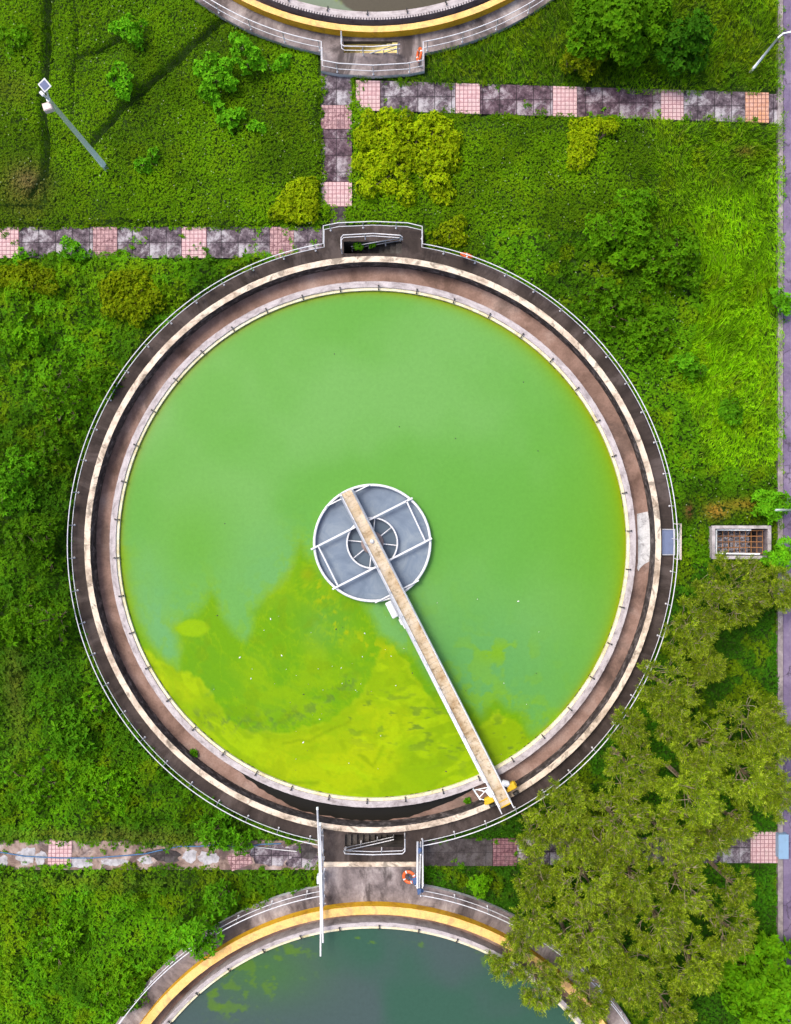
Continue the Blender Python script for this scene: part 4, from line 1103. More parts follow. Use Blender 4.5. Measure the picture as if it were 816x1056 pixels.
# ================================================================ VEGETATION
TANKS = ((C_MAIN, OUT_MAIN), (C_UP, OUT_UP), (C_LOW, OUT_LOW))
def hard_px(px, py):
    """distance in photo pixels to the nearest paved or built thing (negative on it)"""
    x = (px - CX) / S; y = -(py - CY) / S
    dm = np.full(px.shape, 1e9)
    for c, r, b in ((C_MAIN, R_MAIN, 0), (C_UP, R_OTH, 0), (C_LOW, R_OTH, 0)):
        dm = np.minimum(dm, (np.hypot(x - c.x, y - c.y) - r) * S)
    def rect(x0, y0, x1, y1, k=1.0):
        dx = np.maximum(x0 - px, px - x1); dy = np.maximum(y0 - py, py - y1)
        return np.where((dx > 0) & (dy > 0), np.hypot(dx, dy), np.maximum(dx, dy)) * k
    for r in ((330, 230, 439, 300), (328, 20, 441, 79), (330, 850, 437, 960), (733, 540, 797, 579)):
        dm = np.minimum(dm, rect(*r))
    # paths: ragged edges grown over
    rag = (fbm(x, y, 1.3, 4, 201) - 0.5) * 22 + 3
    dp = rect(-400, 234, 335, 266)
    dp = np.minimum(dp, rect(331, 70, 363, 214)); dp = np.minimum(dp, rect(341, 210, 357, 236))
    s_ = (px - 367) * 0.0305
    dx = np.maximum(367 - px, px - 802); dy = np.maximum(82.5 + s_ - py, py - 113.5 - s_); dp = np.minimum(dp, np.maximum(dx, dy))
    dp2 = rect(-400, 868, 330, 896) + (fbm(x, y, 0.9, 5, 211) - .5) * 26 + 3 - np.where(px > 200, 3 * np.sin((px - 200) / 30), 0)
    dp = np.minimum(dp + rag * .85, dp2)
    dp = np.minimum(dp, rect(434, 865, 536, 893) + rag * .3); dp = np.minimum(dp, rect(536, 864, 804, 892) + rag * .3)
    dr = (803.5 + (fbm(x, y, 0.8, 4, 221) - .5) * 14) - px; dr = -(px - (806 - 3.5 * sst(560, 600, py) + (fbm(x, y, 0.8, 4, 221) - .5) * 12))
    return np.minimum(np.minimum(dm, dp), dr)

X0, X1, Y0, Y1 = -130, 1000, -130, 1190      # covered area in photo pixels
def samples(dens, region=None, gap=0.0):
    n = int(dens * (X1 - X0) * (Y1 - Y0) / S / S)
    px = RNG.uniform(X0, X1, n); py = RNG.uniform(Y0, Y1, n)
    k = hard_px(px, py) > gap
    px, py = px[k], py[k]
    if region is not None:
        k = region(px, py); px, py = px[k], py[k]
    return px, py
def wxy(px, py): return (px - CX) / S, -(py - CY) / S
def gauss(px, py, cx, cy, rx, ry=None): return np.exp(-((px - cx) / rx) ** 2 - ((py - cy) / (ry or rx)) ** 2)

CREASES = [[(52, -130), (53, 60), (48, 110), (52, 160), (50, 185), (36, 208)], [(98, 152), (112, 135), (130, 112), (160, 88), (190, 64), (215, 40), (232, 22)],
           [(84, 62), (104, 56), (122, 46), (138, 36)], [(78, 130), (79, 90), (80, 68), (84, 40), (78, 0)]]
CREASE_W = [(2.2, 1.1), (2.1, 1.3), (2.4, 1.4), (1.6, 0.5)]
def zone_of(px, py):
    """0 lawn creeper, 1 left undergrowth, 2 lower left undergrowth, 3 right tall grass, 4 right mixed, 5 below the trees, 6 top right grass"""
    x, y = wxy(px, py)
    z = np.zeros(px.shape, int)
    z[(px < 330) & (py > 250)] = 1
    z[(px < 340) & (py > 640)] = 2
    z[(px > 500) & (py > 240)] = 4
    wv = (fbm(x, y, 0.3, 3, 301) - .5) * 70
    z[(px + wv > 715) & (py > 165 + wv * .4) & (py < 478 + wv * .3)] = 3
    z[(px > 395) & (py > 585 + wv * .3)] = 5
    z[(px > 363) & (py < 100)] = 6
    z[(px > 600) & (py < 250) & (py > 118) & (px + wv * 1.4 > 660)] = 3
    return z
def height(px, py, z):
    x, y = wxy(px, py)
    a = fbm(x, y, 0.55, 4, 401); b = fbm(x, y, 1.6, 3, 402)
    h = np.select([z == 0, z == 1, z == 2, z == 3, z == 4, z == 5, z == 6],
                  [np.where(px < 340, 0.50, 0.30) + 0.20 * (a - .5) + .10 * (b - .5), 0.55 + 2.3 * (a - .5) + .5 * (b - .5), 0.50 + 1.6 * (a - .5) + .45 * (b - .5), 0.40 + .6 * (a - .5), 0.45 + 1.1 * (a - .5) + .4 * (b - .5),
                   0.30 + .7 * (a - .5) + .3 * (b - .5), 0.45 + .7 * (a - .5)])
    for pl, (wd, dep) in zip(CREASES, CREASE_W):
        d_ = dline(px + (b - .5) * 5, py + (a - .5) * 6, pl); h = h - np.exp(-(d_ / wd) ** 2) * 0.6 * dep
    blk = inpoly(px, py, [(84, 40), (84, 62), (122, 46), (140, 34), (215, -60), (240, -60), (232, 22), (190, 64), (130, 112), (98, 152), (80, 130)])
    h = h + np.where(blk, 0.14, 0.0)
    h = h + np.where(px < 50, 0.25, 0.0) * (py < 215)
    return np.maximum(h, 0.02)
def tint(px, py, c, z):
    x, y = wxy(px, py)
    a = fbm(x, y, 0.25, 4, 501); b = fbm(x, y, 1.1, 4, 502)
    c = c * (0.72 + 0.62 * sst(0.35, 0.65, a))[:, None]
    kz = np.where(z == 0, 0.18, 0.45)
    c = mixc(c, G_YEL * 0.75, kz * sst(0.52, 0.72, b))
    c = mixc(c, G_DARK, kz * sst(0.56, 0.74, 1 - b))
    for cx, cy, rx, ry, col, s_ in ((30, 200, 26, 26, (0.16, 0.13, 0.03), .6), (34, 190, 14, 12, (0.24, 0.16, 0.08), .5), (738, 527, 12, 8, (0.34, 0.20, 0.03), .85), (765, 520, 18, 6, (0.26, 0.17, 0.02), .7), (708, 527, 5, 8, (0.16, 0.05, 0.03), .9), (765, 158, 10, 5, (0.2, .09, .03), .6),
                                    (18, 98, 22, 16, (0.13, 0.13, 0.015), .5), (30, 290, 40, 14, G_YEL * .8, .6), (130, 300, 36, 26, G_YEL * .9, .5), (45, 540, 60, 90, G_DARK * 1.1, .7), (50, 690, 75, 80, G_DARK * 1.2, .55),
                                    (140, 60, 60, 60, G_MID * .85, .3), (110, 860, 120, 8, (0.15, 0.13, 0.03), .5), (90, 905, 120, 8, (0.12, 0.13, 0.02), .4), (20, 720, 12, 60, (0.12, 0.11, 0.02), .5), (15, 960, 8, 60, G_YEL * .7, .5)):
        c = mixc(c, col, s_ * gauss(px, py, cx, cy, rx, ry))
    return c
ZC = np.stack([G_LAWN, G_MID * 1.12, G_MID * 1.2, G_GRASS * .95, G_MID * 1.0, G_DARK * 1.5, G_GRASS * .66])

def crease_keep(px, py):
    x, y = wxy(px, py); k = np.ones(px.shape, bool)
    for pl, (wd, dep) in zip(CREASES, CREASE_W):
        d_ = dline(px + (fbm(x, y, 1.6, 3, 402) - .5) * 5, py, pl)
        k &= ~((d_ < wd * .55) & (RNG.random(px.shape) < dep * .6))
    return k
def cover(name, label, cat, zones, dens, size, k, tilt, wr, seed_grad=True):
    LV = Leaves()
    px, py = samples(dens, lambda a, b: np.isin(zone_of(a, b), zones) & crease_keep(a, b))
    z = zone_of(px, py); x, y = wxy(px, py)
    h = height(px, py, z); e = 3.0
    hx = height(px + e, py, z) - height(px - e, py, z); hy = height(px, py - e, z) - height(px, py + e, z)
    nm = np.stack([-hx / (2 * e / S), -hy / (2 * e / S), np.ones_like(hx) * 1.1], 1)
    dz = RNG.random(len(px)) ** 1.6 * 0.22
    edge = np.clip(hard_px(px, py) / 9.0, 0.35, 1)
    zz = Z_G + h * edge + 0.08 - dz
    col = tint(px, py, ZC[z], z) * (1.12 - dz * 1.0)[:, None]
    sz = size * RNG.uniform(0.7, 1.35, len(px)) * (0.8 + 0.5 * fbm(x, y, 0.9, 3, 601))
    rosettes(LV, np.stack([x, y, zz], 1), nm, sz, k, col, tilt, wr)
    return LV
# low creeper
LV = cover('g', '', '', [0], 260, 0.062, 5, 0.35, 0.6)
px, py = samples(1.1, lambda a, b: np.isin(zone_of(a, b), [0, 4])); x, y = wxy(px, py); n_ = len(px)
rosettes(LV, np.stack([x, y, Z_G + height(px, py, zone_of(px, py)) + .10], 1), np.tile((0., 0., 1.), (n_, 1)), 0.036, 4, np.array((0.36, 0.44, 0.24)), 0.2, 0.9)
tag(LV.build('ground_cover', M['leaf']), 'low clipped looking creeper with tiny pale flowers covering the lawns', 'ground cover', kind='stuff')
LV = cover('u', '', '', [1, 2], 150, 0.092, 6, 0.35, 0.5)
px, py = samples(3.2, lambda a, b: np.isin(zone_of(a, b), [1, 2])); x, y = wxy(px, py); zn = zone_of(px, py)
rosettes(LV, np.stack([x, y, Z_G + height(px, py, zn) + .16], 1), np.tile((0., 0., 1.), (len(px), 1)), RNG.uniform(.14, .30, len(px)), 7, tint(px, py, G_BRIGHT * .62 * np.ones((len(px), 1)), zn), 0.3, 0.4)
tag(LV.build('undergrowth', M['leaf']), 'tangled leafy undergrowth left of the big tank', 'undergrowth', kind='stuff')
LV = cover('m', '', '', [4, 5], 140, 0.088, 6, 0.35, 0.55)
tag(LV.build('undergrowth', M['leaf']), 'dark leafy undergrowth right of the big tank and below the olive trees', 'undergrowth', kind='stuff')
# tall grass
LV = cover('t', '', '', [3, 6], 34, 0.11, 5, 0.5, 0.35)
px, py = samples(135, lambda a, b: np.isin(zone_of(a, b), [3, 6])); x, y = wxy(px, py); zn = zone_of(px, py); n_ = len(px)
fl = fbm(x, y, 0.20, 3, 701) * 4.2 + fbm(x, y, 1.0, 3, 702) * 1.5 - 1.3 + RNG.normal(0, .38, n_)
tuft = fbm(x, y, 1.9, 3, 703)
dr = unit(np.stack([np.cos(fl), np.sin(fl), 0.15 + 0.9 * (tuft - .35)], 1))
L = RNG.uniform(.35, .8, n_) * (1 + .7 * gauss(px, py, 745, 330, 45, 90)) * np.clip(hard_px(px, py) / 12, .35, 1)
col = tint(px, py, ZC[zn] * 1.18, zn) * RNG.uniform(.6, 1.3, n_)[:, None] * (1 + .12 * gauss(px, py, 745, 330, 50, 100))[:, None]
col = mixc(col, np.array((.34, .42, .06)), .6 * (RNG.random(n_) < .06))
base = np.stack([x, y, Z_G + height(px, py, zn) * .75 + .55 * (tuft - .5) + RNG.uniform(-.12, .1, n_)], 1)
LV.add(base - dr * (L * .4)[:, None], dr, unit(np.array((0, 0, 1.)) + RNG.normal(0, .5, (n_, 3))), L, RNG.uniform(.016, .034, n_), col, 0.1)
tag(LV.build('tall_grass', M['leaf']), 'bright tall grass in combed tufts along the right edge', 'tall grass', kind='stuff')

LV = Leaves()
pxs = []
for (x0, y0, x1, y1, k_) in ((-10, 234, 330, 266, 60), (331, 78, 363, 232, 26), (367, 84, 800, 124, 70), (0, 867, 330, 897, 60), (436, 865, 535, 893, 12), (803, 0, 808, 560, 70)):
    for _ in range(k_):
        cx_, cy_ = RNG.uniform(x0, x1), RNG.choice([y0, y1, RNG.uniform(y0, y1)]) if x1 - x0 > 20 else RNG.uniform(y0, y1)
        if x1 - x0 < 40 and x1 - x0 > 20: cx_, cy_ = RNG.choice([x0, x1]), RNG.uniform(y0, y1)
        m_ = RNG.integers(3, 14); sp = RNG.uniform(.8, 2.6)
        pxs.append(np.stack([cx_ + RNG.normal(0, sp, m_), cy_ + RNG.normal(0, sp, m_)], 1))
pxs = np.concatenate(pxs); x, y = wxy(pxs[:, 0], pxs[:, 1]); n_ = len(x)
rosettes(LV, np.stack([x, y, np.full(n_, Z_PATH + .05)], 1), np.tile((0., 0., 1.), (n_, 1)), RNG.uniform(.05, .11, n_), 5, tint(pxs[:, 0], pxs[:, 1], np.tile(G_MID * 1.2, (n_, 1)), np.ones(n_, int)), .35, .5)
tag(LV.build('weeds', M['leaf']), 'small weeds growing in the paving joints and along the kerb', 'weeds', kind='stuff')

# ---------------------------------------------------------------- shrubs
def clump_leaves(LV, C, R, n, size, k, col, squash=0.8, wr=0.5, tilt=0.35):
    """rosettes over an uneven dome centred at C"""
    u = RNG.normal(0, 1, (n, 3)); u[:, 2] = np.abs(u[:, 2]) * 1.1 - 0.25; u = unit(u)
    lump = 0.72 + 0.5 * fbm(u[:, 0] * 1.0 + C[0] * .3, u[:, 1] * 1.0 + C[1] * .3, 2.1, 3, C[0] * .7)
    rr = R * lump * (1 - RNG.random(n) ** 2.2 * 0.45)
    p = np.array(C)[None] + u * rr[:, None] * np.array((1, 1, squash))
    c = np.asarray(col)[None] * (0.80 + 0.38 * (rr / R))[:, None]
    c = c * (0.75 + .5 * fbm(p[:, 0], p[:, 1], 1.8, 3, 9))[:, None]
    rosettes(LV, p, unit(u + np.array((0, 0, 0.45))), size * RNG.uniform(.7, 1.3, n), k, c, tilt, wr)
def shrub(px, py, clumps, label, col, size=0.16, k=6, wr=0.5, dens=60, group=None, name='shrub', cat='shrub', hz=0.5):
    """clumps: (dx px, dy px, radius px, top height m)"""
    b = P(px, py, hz); T = thing(name, (b.x, b.y, Z_G), label, cat, group)
    LV = Leaves(); q = MB()
    for (dx, dy, r, h) in clumps:
        R = r / S; c = P(px + dx, py + dy, h * .7)
        zc = max(Z_G + 0.1, h - R * .8)
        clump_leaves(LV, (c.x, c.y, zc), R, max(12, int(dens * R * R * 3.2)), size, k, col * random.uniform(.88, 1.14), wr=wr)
        mid = Vector((b.x, b.y, Z_G)).lerp(Vector((c.x, c.y, zc)), .5) + Vector((random.uniform(-.1, .1), random.uniform(-.1, .1), .05))
        q.tube([(b.x, b.y, Z_G), mid, (c.x, c.y, zc)], [.045, .03, .018], 6)
        for j in range(3):
            a = random.uniform(0, 6.28); q.tube([(c.x, c.y, zc - .1), (c.x + math.cos(a) * R * .7, c.y + math.sin(a) * R * .7, zc + R * .35)], [.018, .007], 5)
    LV.build('foliage', M['leaf'], T); q.build('stem', M['bark'], T)
    return T
def patch(poly, r, h, n, seed, jit=0.2):
    """clumps filling a polygon (px), relative to its centroid"""
    rr = random.Random(seed); xs = [p[0] for p in poly]; ys = [p[1] for p in poly]
    cx, cy = sum(xs) / len(xs), sum(ys) / len(ys); out = []; t = 0
    while len(out) < n and t < 4000:
        t += 1; x, y = rr.uniform(min(xs), max(xs)), rr.uniform(min(ys), max(ys))
        if not bool(inpoly(np.array([x]), np.array([y]), poly)[0]): continue
        if any(math.hypot(x - cx - a, y - cy - b_) < r * .62 for a, b_, _, _ in out): continue
        out.append((x - cx, y - cy, r * rr.uniform(.8, 1.2), h * rr.uniform(1 - jit, 1 + jit)))
    return cx, cy, out
YL = G_YEL * 1.0; LM = G_BRIGHT
c = patch([(370, 122), (420, 118), (470, 126), (469, 165), (462, 202), (410, 203), (395, 190), (372, 203)], 9, 0.8, 64, 1, .35)
shrub(c[0], c[1], c[2], 'big yellow green clipped shrub patch beside the short vertical path', YL * .95, .14, 6, .5, 100)
c = patch([(280, 222), (304, 190), (324, 182), (324, 226)], 7, 0.75, 30, 2, .12)
shrub(c[0], c[1], c[2], 'small wedge of yellow green hedge left of the vertical path bottom', YL * .88, .10, 6, .55, 150)
c = patch([(590, 125), (638, 125), (640, 133), (612, 136), (612, 158), (603, 172), (590, 172)], 5, 0.7, 44, 3, .1)
shrub(c[0], c[1], c[2], 'L shaped yellow green hedge below the upper right path', YL * .95, .10, 6, .55, 160)
shrub(465, 238, [(0, 0, 13, .8), (-14, 6, 9, .6), (8, -8, 9, .7), (9, 8, 9, .6)], 'small yellowish shrub beside the top of the big tank railing', YL * .62, .12, 6, .55, 90)
c = patch([(105, 290), (130, 278), (160, 290), (165, 315), (140, 330), (112, 322)], 8, 0.9, 30, 5)
shrub(c[0], c[1], c[2], 'yellow green shrub patch below the upper left path', YL * .66, .12, 6, .5, 110)
c = patch([(0, 275), (50, 278), (55, 298), (0, 300)], 7, 0.8, 24, 6)
shrub(c[0], c[1], c[2], 'yellowish shrub strip below the pink paving at the left edge', YL * .6, .11, 6, .5, 110)
# bright leafy young trees on the upper left lawn
for px, py, cl, lb in ((134, 34, [(0, -8, 8, 1.6), (-14, -4, 6, 1.3), (6, 4, 7, 1.5), (14, -6, 5, 1.2), (10, 12, 5, 1.1), (-2, 2, 6, 1.5)], 'bright green sapling at the top left on the raised lawn block'),
                       (124, 84, [(0, -12, 6, 1.4), (-6, 0, 7, 1.3), (6, 0, 7, 1.4), (4, 12, 7, 1.2), (-7, -2, 5, 1.0)], 'bright green sapling between the two dark lawn creases'),
                       (222, 82, [(0, 0, 11, 1.6), (-14, -10, 8, 1.4), (-10, 12, 8, 1.3), (10, -12, 8, 1.5), (14, 4, 8, 1.3), (-2, 18, 7, 1.1), (6, 30, 6, 1.0), (-4, -20, 7, 1.3)], 'larger bright sapling clump on the lawn left of the upper tank'),
                       (252, 56, [(0, -8, 9, 1.9), (10, 2, 8, 1.7), (-8, 4, 7, 1.6), (4, 14, 7, 1.4), (16, 10, 6, 1.2), (-8, -14, 6, 1.5)], 'bright sapling just below the upper tank railing, right of its neighbour clump'),
                       (238, 122, [(0, 0, 8, 1.0), (-9, 3, 6, .8), (9, -4, 6, .9), (3, 9, 5, .7), (24, 8, 5, .7), (32, 11, 5, .6)], 'low bright sapling below the larger sapling clump'),
                       (290, 66, [(0, 0, 6, .9), (5, -5, 4, .7), (-4, 5, 4, .7)], 'tiny bright seedling close to the upper tank railing'),
                       (153, 167, [(-6, 3, 7, .9), (5, -7, 6, .9), (0, 6, 4, .6)], 'small bright seedling pair in the middle of the upper left lawn'),
                       (74, 256, [(0, 2, 9, .9), (-5, -6, 5, 1.0), (8, 6, 6, .7)], 'bright weed growing at the lower edge of the upper left path'),
                       (22, 262, [(0, 0, 5, .7), (-4, 6, 5, .6)], 'small weed growing between the first pink paving and the grey path')):
    shrub(px, py, cl, lb, LM * .85, .18, 6, .55, 70, group='bright saplings on the lawn', name='sapling', cat='sapling')
# right hand masses
def mass(px, py, rad, h, n, seed, label, col, size, k=6, wr=.5, dens=55, sub=0.34, name='shrub', cat='shrub', yy=1.0, group=None):
    rr = random.Random(seed); cl = [(0, 0, rad * sub * 1.2, h)]
    t = 0
    while len(cl) < n and t < 3000:
        t += 1; a = rr.uniform(0, 6.28); d_ = rad * math.sqrt(rr.random()) * .85; x, y = d_ * math.cos(a), d_ * math.sin(a) * yy
        if any(math.hypot(x - c_[0], y - c_[1]) < rad * sub * .8 for c_ in cl): continue
        cl.append((x, y, rad * sub * rr.uniform(.75, 1.2), h * (1 - .5 * (d_ / rad) ** 2) * rr.uniform(.8, 1.1)))
    return shrub(px, py, cl, label, col, size, k, wr, dens, name=name, cat=cat, hz=h * .6, group=group)
mass(636, 22, 48, 4.2, 20, 21, 'large dense dark green broad leaved tree at the top edge, right of the upper tank', G_MID * .85, .20, 6, .6, 62, .30, 'broadleaf_tree', 'tree')
mass(700, 40, 34, 3.0, 11, 22, 'darker tree beside the dense one at the top edge, towards the road', G_DARK * 1.4, .20, 6, .6, 55, .34, 'broadleaf_tree', 'tree')
mass(601, 62, 22, 1.8, 7, 23, 'yellowish shrub below the dense tree and above the upper right path', G_YEL * .5, .15, 6, .5, 70, .42)
mass(650, 238, 40, 2.3, 15, 24, 'bushy shrub with pale leaf clusters in the middle of the right lawn', G_MID * 1.0, .19, 6, .5, 48, .30)
mass(694, 268, 34, 2.0, 11, 25, 'bushy green shrub between the big tank and the combed grass', G_MID * .85, .18, 6, .5, 48, .34)
mass(634, 316, 32, 1.7, 10, 26, 'leafy shrub close outside the upper right curve of the big tank', G_MID * .75, .17, 6, .5, 50, .34)
mass(668, 345, 28, 1.4, 8, 27, 'leafy shrub just below the shrub group at the right', G_MID * .9, .17, 6, .5, 50, .38)
mass(711, 374, 17, 1.3, 7, 28, 'bright round shrub at the left edge of the combed grass', LM * .7, .18, 6, .5, 60, .42)
mass(757, 424, 14, 1.0, 6, 29, 'small bright shrub inside the lower grass at the right', LM * .65, .17, 6, .5, 60, .45)
mass(806, 312, 13, 1.2, 6, 30, 'bright weed spilling over the kerb onto the road', LM * .75, .18, 6, .5, 60, .45)
mass(795, 517, 20, 1.4, 8, 31, 'bright leafy shrub above the concrete chamber by the road', LM * .8, .20, 6, .5, 60, .40)
mass(803, 575, 17, 1.5, 7, 32, 'bright leafy shrub touching the right end of the concrete chamber', LM * .9, .21, 6, .5, 60, .42, yy=1.5)
mass(800, 1012, 52, 3.2, 18, 33, 'dark glossy broad leaved tree in the lower right corner', G_MID * 1.1, .24, 6, .6, 45, .30, 'broadleaf_tree', 'tree')
mass(496, 912, 12, 1.2, 6, 34, 'small round dark shrub under the dark path right of the link', G_MID * 1.15, .13, 6, .5, 90, .5)
mass(15, 40, 18, 1.1, 6, 35, 'leafy shrub at the top left edge of the photo', G_MID * 1.1, .15, 6, .5, 70, .45)
# left undergrowth shrubs
for i, (px, py, r, h, c_, lb) in enumerate((
        (12, 492, 30, 1.9, LM * .6, 'pale leafed bush at the left edge, level with the drum top'),
        (44, 470, 26, 1.3, G_MID * .9, 'dark bush just above the deep green hollow left of the tank'),
        (36, 560, 28, 1.8, G_MID * .75, 'deep green bush in the dark hollow left of the tank'),
        (50, 640, 26, 1.9, G_MID * 1.05, 'rounded bush with fine leaves left of the tank'),
        (15, 650, 24, 1.4, G_MID * .9, 'low bush at the left edge below the dark hollow'),
        (78, 755, 20, 1.1, LM * .55, 'star leafed pale shrub left of the lower railing curve'),
        (100, 728, 14, 1.2, G_MID * 1.15, 'bush leaning over the lower left railing of the tank'),
        (24, 345, 22, 1.1, G_MID * 1.2, 'green bush near the left edge, below the yellowish strip'),
        (60, 410, 30, 1.3, G_MID * 1.0, 'wide low bush midway down the left side'),
        (108, 395, 14, 0.9, G_MID * .9, 'small bush outside the upper left curve of the tank'),
        (222, 855, 20, 1.2, LM * .6, 'bright creeper spilling down onto the broken path'),
        (250, 868, 12, .8, LM * .6, 'small bright creeper clump on the broken path by the hose'),
        (110, 810, 26, 1.1, G_MID * 1.2, 'low leafy bush above the broken path'),
        (35, 810, 26, 1.1, G_MID * 1.1, 'low leafy bush at the left edge above the broken path'),
        (203, 962, 21, 2.2, LM * .7, 'bright tree leaning over the railing of the teal water tank'),
        (228, 925, 16, 1.5, LM * .55, 'leafy sapling above the left railing of the teal water tank'),
        (60, 970, 26, 1.1, G_MID * 1.2, 'loose green bush in the lower left field'),
        (120, 1020, 26, 1.1, G_MID * 1.1, 'green bush in the lower left corner field by the tank'))):
    mass(px, py, r * 1.1, h * 1.25, 10, 50 + i, lb, c_ * (.82 if i in (1, 2, 3, 4, 9) else 1), (.22, .17, .20, .15, .24)[i % 5] if i != 5 else .28, 6, .42, 34, .36, group='bushes of the left undergrowth')
# small weeds that grow on the tanks
for px, py, z_, r, lb in ((370, 252, -0.1, 6, 'fern filling the left end of the top stair opening'), (384, 251, 0.0, 4, 'small fern in the middle of the top stair opening'), (200, 777, Z_CH + .1, 4, 'green weed in the channel at the lower left of the big tank'), (482, 826, Z_CH + .1, 2.5, 'tiny weed in the black channel left of the bridge end')):
    b_ = P(px, py, z_); T = thing('weed', b_, lb, 'weed'); LV = Leaves()
    clump_leaves(LV, (b_.x, b_.y, b_.z), r / S, 40, .12, 6, LM * .55); LV.build('leaves', M['leaf'], T)
    q = MB(); q.tube([b_ - Vector((0, 0, .25)), b_ + Vector((0.02, 0, .1))], [.02, .01], 5); q.build('stem', M['bark'], T)

# ---------------------------------------------------------------- olive green feathery trees
def feathery(px, py, rpx, h, seed, label, tone=1.0, bare=0.5):
    rr = random.Random(seed); rg = np.random.default_rng(seed)
    top = P(px, py, h); bx, by = top.x + rr.uniform(-.2, .2), top.y + rr.uniform(-.2, .2)
    T = thing('feathery_tree', (bx, by, Z_G), label, 'tree', 'olive green feathery trees')
    R = rpx / S * (H - h) / H * 0.93
    q = MB(); q.tube([(bx, by, Z_G), (bx + .05, by, h * .3), (top.x, top.y, h * .62), (top.x + .04, top.y, h * .8)], [.13, .10, .07, .03], 8)
    q.build('trunk', M['bark'], T)
    br = MB(); LV = Leaves(); B, D = [], []
    zt0 = h * .56; DZ = h - zt0
    dome = lambda r: zt0 + DZ * (1 - 0.55 * min(1.2, r / R) ** 1.7)
    lim = []
    nl = rr.randint(11, 14); off = rr.uniform(0, 6.28)
    for i in range(nl):
        a = off + 2 * math.pi * i / nl + rr.uniform(-.3, .3); Rl = R * (rr.uniform(.65, .95) if i % 3 else rr.uniform(.25, .45))
        dx, dy = math.cos(a), math.sin(a); z0 = rr.uniform(.42, .56) * h; ze = dome(Rl) - .25
        p0 = Vector((top.x, top.y, z0)); e = Vector((top.x + dx * Rl, top.y + dy * Rl, ze)); w_ = Vector((-dy, dx, 0)) * rr.uniform(-.2, .2)
        pts = [p0, p0.lerp(e, .35) + w_ - Vector((0, 0, .1)), p0.lerp(e, .7) + w_ * 1.2, e]
        br.tube(pts, [.026, .020, .013, .006], 5); lim.append((a, pts))
    # tufts: each a short stem that bursts into fine twigs near the crown surface
    nt_ = int(50 * (R / 1.6) ** 2) + 10
    for i in range(nt_):
        r = R * rr.random() ** .58 * 1.0; a = rr.uniform(0, 6.28)
        t_ = Vector((top.x + r * math.cos(a), top.y + r * math.sin(a), dome(r) + rr.uniform(-.95, .10)))
        best = min(lim, key=lambda L_: (L_[1][2] - t_).length); s0 = best[1][1].lerp(best[1][3], rr.uniform(.2, .9))
        out = Vector((math.cos(a), math.sin(a), 0)) * (r / R)
        m_ = s0.lerp(t_, .5) - Vector((0, 0, .12)); hub = t_ - Vector((out.x * .25, out.y * .25, .28))
        br.tube([s0, m_, hub], [.017, .012, .009], 4)
        for k in range(rr.randint(6, 8)):
            aa = rr.uniform(0, 6.28); tv = Vector((math.cos(aa) * rr.uniform(.4, 1), math.sin(aa) * rr.uniform(.4, 1), rr.uniform(.5, 1.0))) + out * .9
            l_ = rr.uniform(.26, .46); e1 = hub + tv.normalized() * l_
            md = hub.lerp(e1, .55) + Vector((rr.uniform(-.03, .03), rr.uniform(-.03, .03), .02))
            br.tube([hub, md, e1], [.009 + .006 * bare, .008 + .003 * bare, .003], 4)
            B.append(hub); D.append(e1 - hub)
    B = np.array([tuple(b_) for b_ in B]); D = np.array([tuple(d_) for d_ in D])
    reps = int(46 - 14 * bare)
    n = len(B) * reps
    f = rg.uniform(.12 + .2 * bare, 1.2, n); Bi = np.repeat(B, reps, 0); Di = np.repeat(D, reps, 0)
    tw = unit(Di); pos = Bi + Di * f[:, None] + rg.normal(0, .045, (n, 3)) - np.array((0, 0, .02 + .09 * bare))
    dr = unit(tw * .9 + rg.normal(0, .5, (n, 3)) + np.array((0, 0, .1)))
    L = rg.uniform(.07, .19, n); W = rg.uniform(.016, .034, n)
    tk = np.repeat(np.clip(rg.uniform(0, 1, len(B)) , 0, 1), reps)
    col = mixc(np.tile(G_OLIVE * tone, (n, 1)), np.array((0.115, 0.215, 0.004)) * tone, np.clip(tk * .9 + rg.normal(0, .2, n), 0, 1))
    col = mixc(col, np.array((0.40, 0.47, 0.05)) * tone, .75 * sst(.75, 1.15, f) * (rg.random(n) < .6))
    col = col * rg.uniform(.65, 1.35, n)[:, None] * np.repeat(rg.uniform(.68, 1.28, len(B)), reps)[:, None]
    col = mixc(col, np.array((0.07, 0.14, 0.004)), np.repeat((rg.random(len(B)) < .22) * .6, reps))
    LV.add(pos, dr, unit(np.array((0, 0, 1.)) + rg.normal(0, .6, (n, 3))), L, W, col, .15)
    br.build('branches', M['twig'], T); LV.build('crown', M['leaf'], T)
    return T
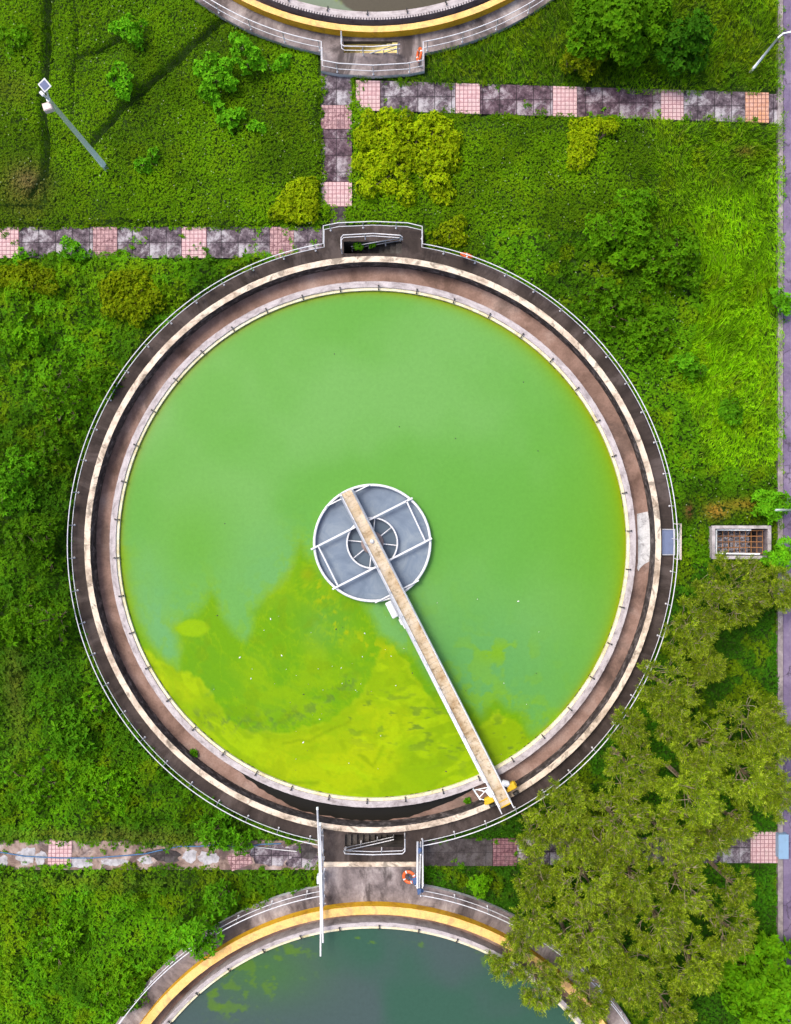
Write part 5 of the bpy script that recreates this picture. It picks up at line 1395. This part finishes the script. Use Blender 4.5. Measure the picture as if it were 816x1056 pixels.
TREES = [(767, 613, 44, 4.2, 'lone olive tree directly below the concrete chamber', .5), (722, 652, 34, 4.0, 'olive tree nearest the right railing, below left of the chamber', .3), (738, 690, 22, 3.2, 'small olive crown on the edge of the dark green clearing', .3),
 (702, 716, 38, 4.6, 'olive tree overhanging the lower right railing of the big tank', .3), (790, 757, 40, 5.0, 'olive tree by the road below the green clearing', .3), (738, 778, 36, 5.0, 'olive tree straight below the dark green clearing', .35), (660, 802, 33, 4.6, 'olive tree with upright twigs beside the lower right walkway', .55),
 (588, 842, 36, 4.4, 'olive tree at the left front of the grove, near the bridge end', .4), (700, 752, 24, 4.0, 'smaller olive crown in the top row of the grove', .3), (648, 862, 40, 5.6, 'pale twigged olive tree over the middle of the hidden path', .75), (600, 880, 26, 4.6, 'smaller olive tree beside the mottled pink paving', .4),
 (726, 828, 42, 5.6, 'bright yellow olive tree in the upper right of the grove', .15), (785, 810, 34, 5.2, 'bright olive tree between the grove and the road', .15), (695, 872, 34, 5.4, 'pinkish twigged olive tree on the hidden path', .75), (556, 872, 24, 4.0, 'olive tree covering the end of the mottled pink paving', .4),
 (745, 872, 24, 4.4, 'small olive tree left of the pink paving by the road', .5), (613, 922, 40, 5.6, 'olive tree in the middle left of the grove', .5), (664, 922, 34, 5.6, 'olive tree in the very middle of the grove', .45), (716, 928, 34, 5.4, 'bare topped olive tree above the lower right corner', .8),
 (562, 918, 28, 4.4, 'olive tree right of the small round dark shrub', .35), (560, 962, 32, 5.0, 'olive tree hiding the railing of the teal water tank', .45), (617, 978, 38, 6.0, 'olive tree with dark grey branches over the teal tank walkway', .8), (692, 968, 36, 6.0, 'olive tree with a pale star of branches in the lower grove', .85),
 (765, 975, 34, 5.4, 'pale starburst olive tree left of the dark corner tree', .85), (728, 1012, 36, 5.6, 'bushy bright olive tree beside the dark corner tree', .3), (662, 1022, 40, 6.2, 'olive tree at the bottom edge of the grove', .35), (612, 1046, 34, 5.6, 'olive tree at the bottom edge above the yellow rim', .4),
 (560, 1032, 28, 4.6, 'thin olive tree leaning over the teal water at the bottom', .75), (700, 1062, 32, 5.4, 'olive tree cut by the bottom edge, left of the dark corner tree', .3), (540, 985, 20, 3.8, 'thin olive sapling at the rim of the teal water', .8), (812, 612, 26, 3.6, 'olive tree at the right edge just below the chamber', .4),
 (815, 775, 30, 5.0, 'olive tree crown over the road at the right edge', .3), (818, 832, 26, 4.8, 'olive tree crown at the right edge above the blue cabinet', .3),
 (632, 893, 26, 4.8, 'olive tree between the pale twigged one and the grove middle', .5), (770, 855, 20, 4.0, 'small yellow olive tree just above the pink paving by the road', .3),
 (720, 884, 26, 4.6, 'olive tree on the path left of the last pink paving', .5), (655, 758, 22, 3.8, 'small olive crown above the upright twigged one', .3),
 (595, 995, 26, 5.0, 'olive tree over the yellow rim of the teal tank', .6), (640, 955, 26, 5.2, 'olive tree in the dark gap of the lower grove', .4),
 (525, 1008, 18, 3.6, 'lowest olive sapling standing over the teal water', .6), (768, 925, 22, 4.4, 'olive tree at the right border of the grove below the path', .5)]
for i, (px, py, r, h, lb, ba) in enumerate(TREES):
    if not lb: continue
    tone = {11: 1.22, 12: 1.2, 24: 1.15, 13: 1.05}.get(i, random.uniform(.86, 1.08))
    feathery(px, py, r, h, 900 + i, lb, tone, ba)
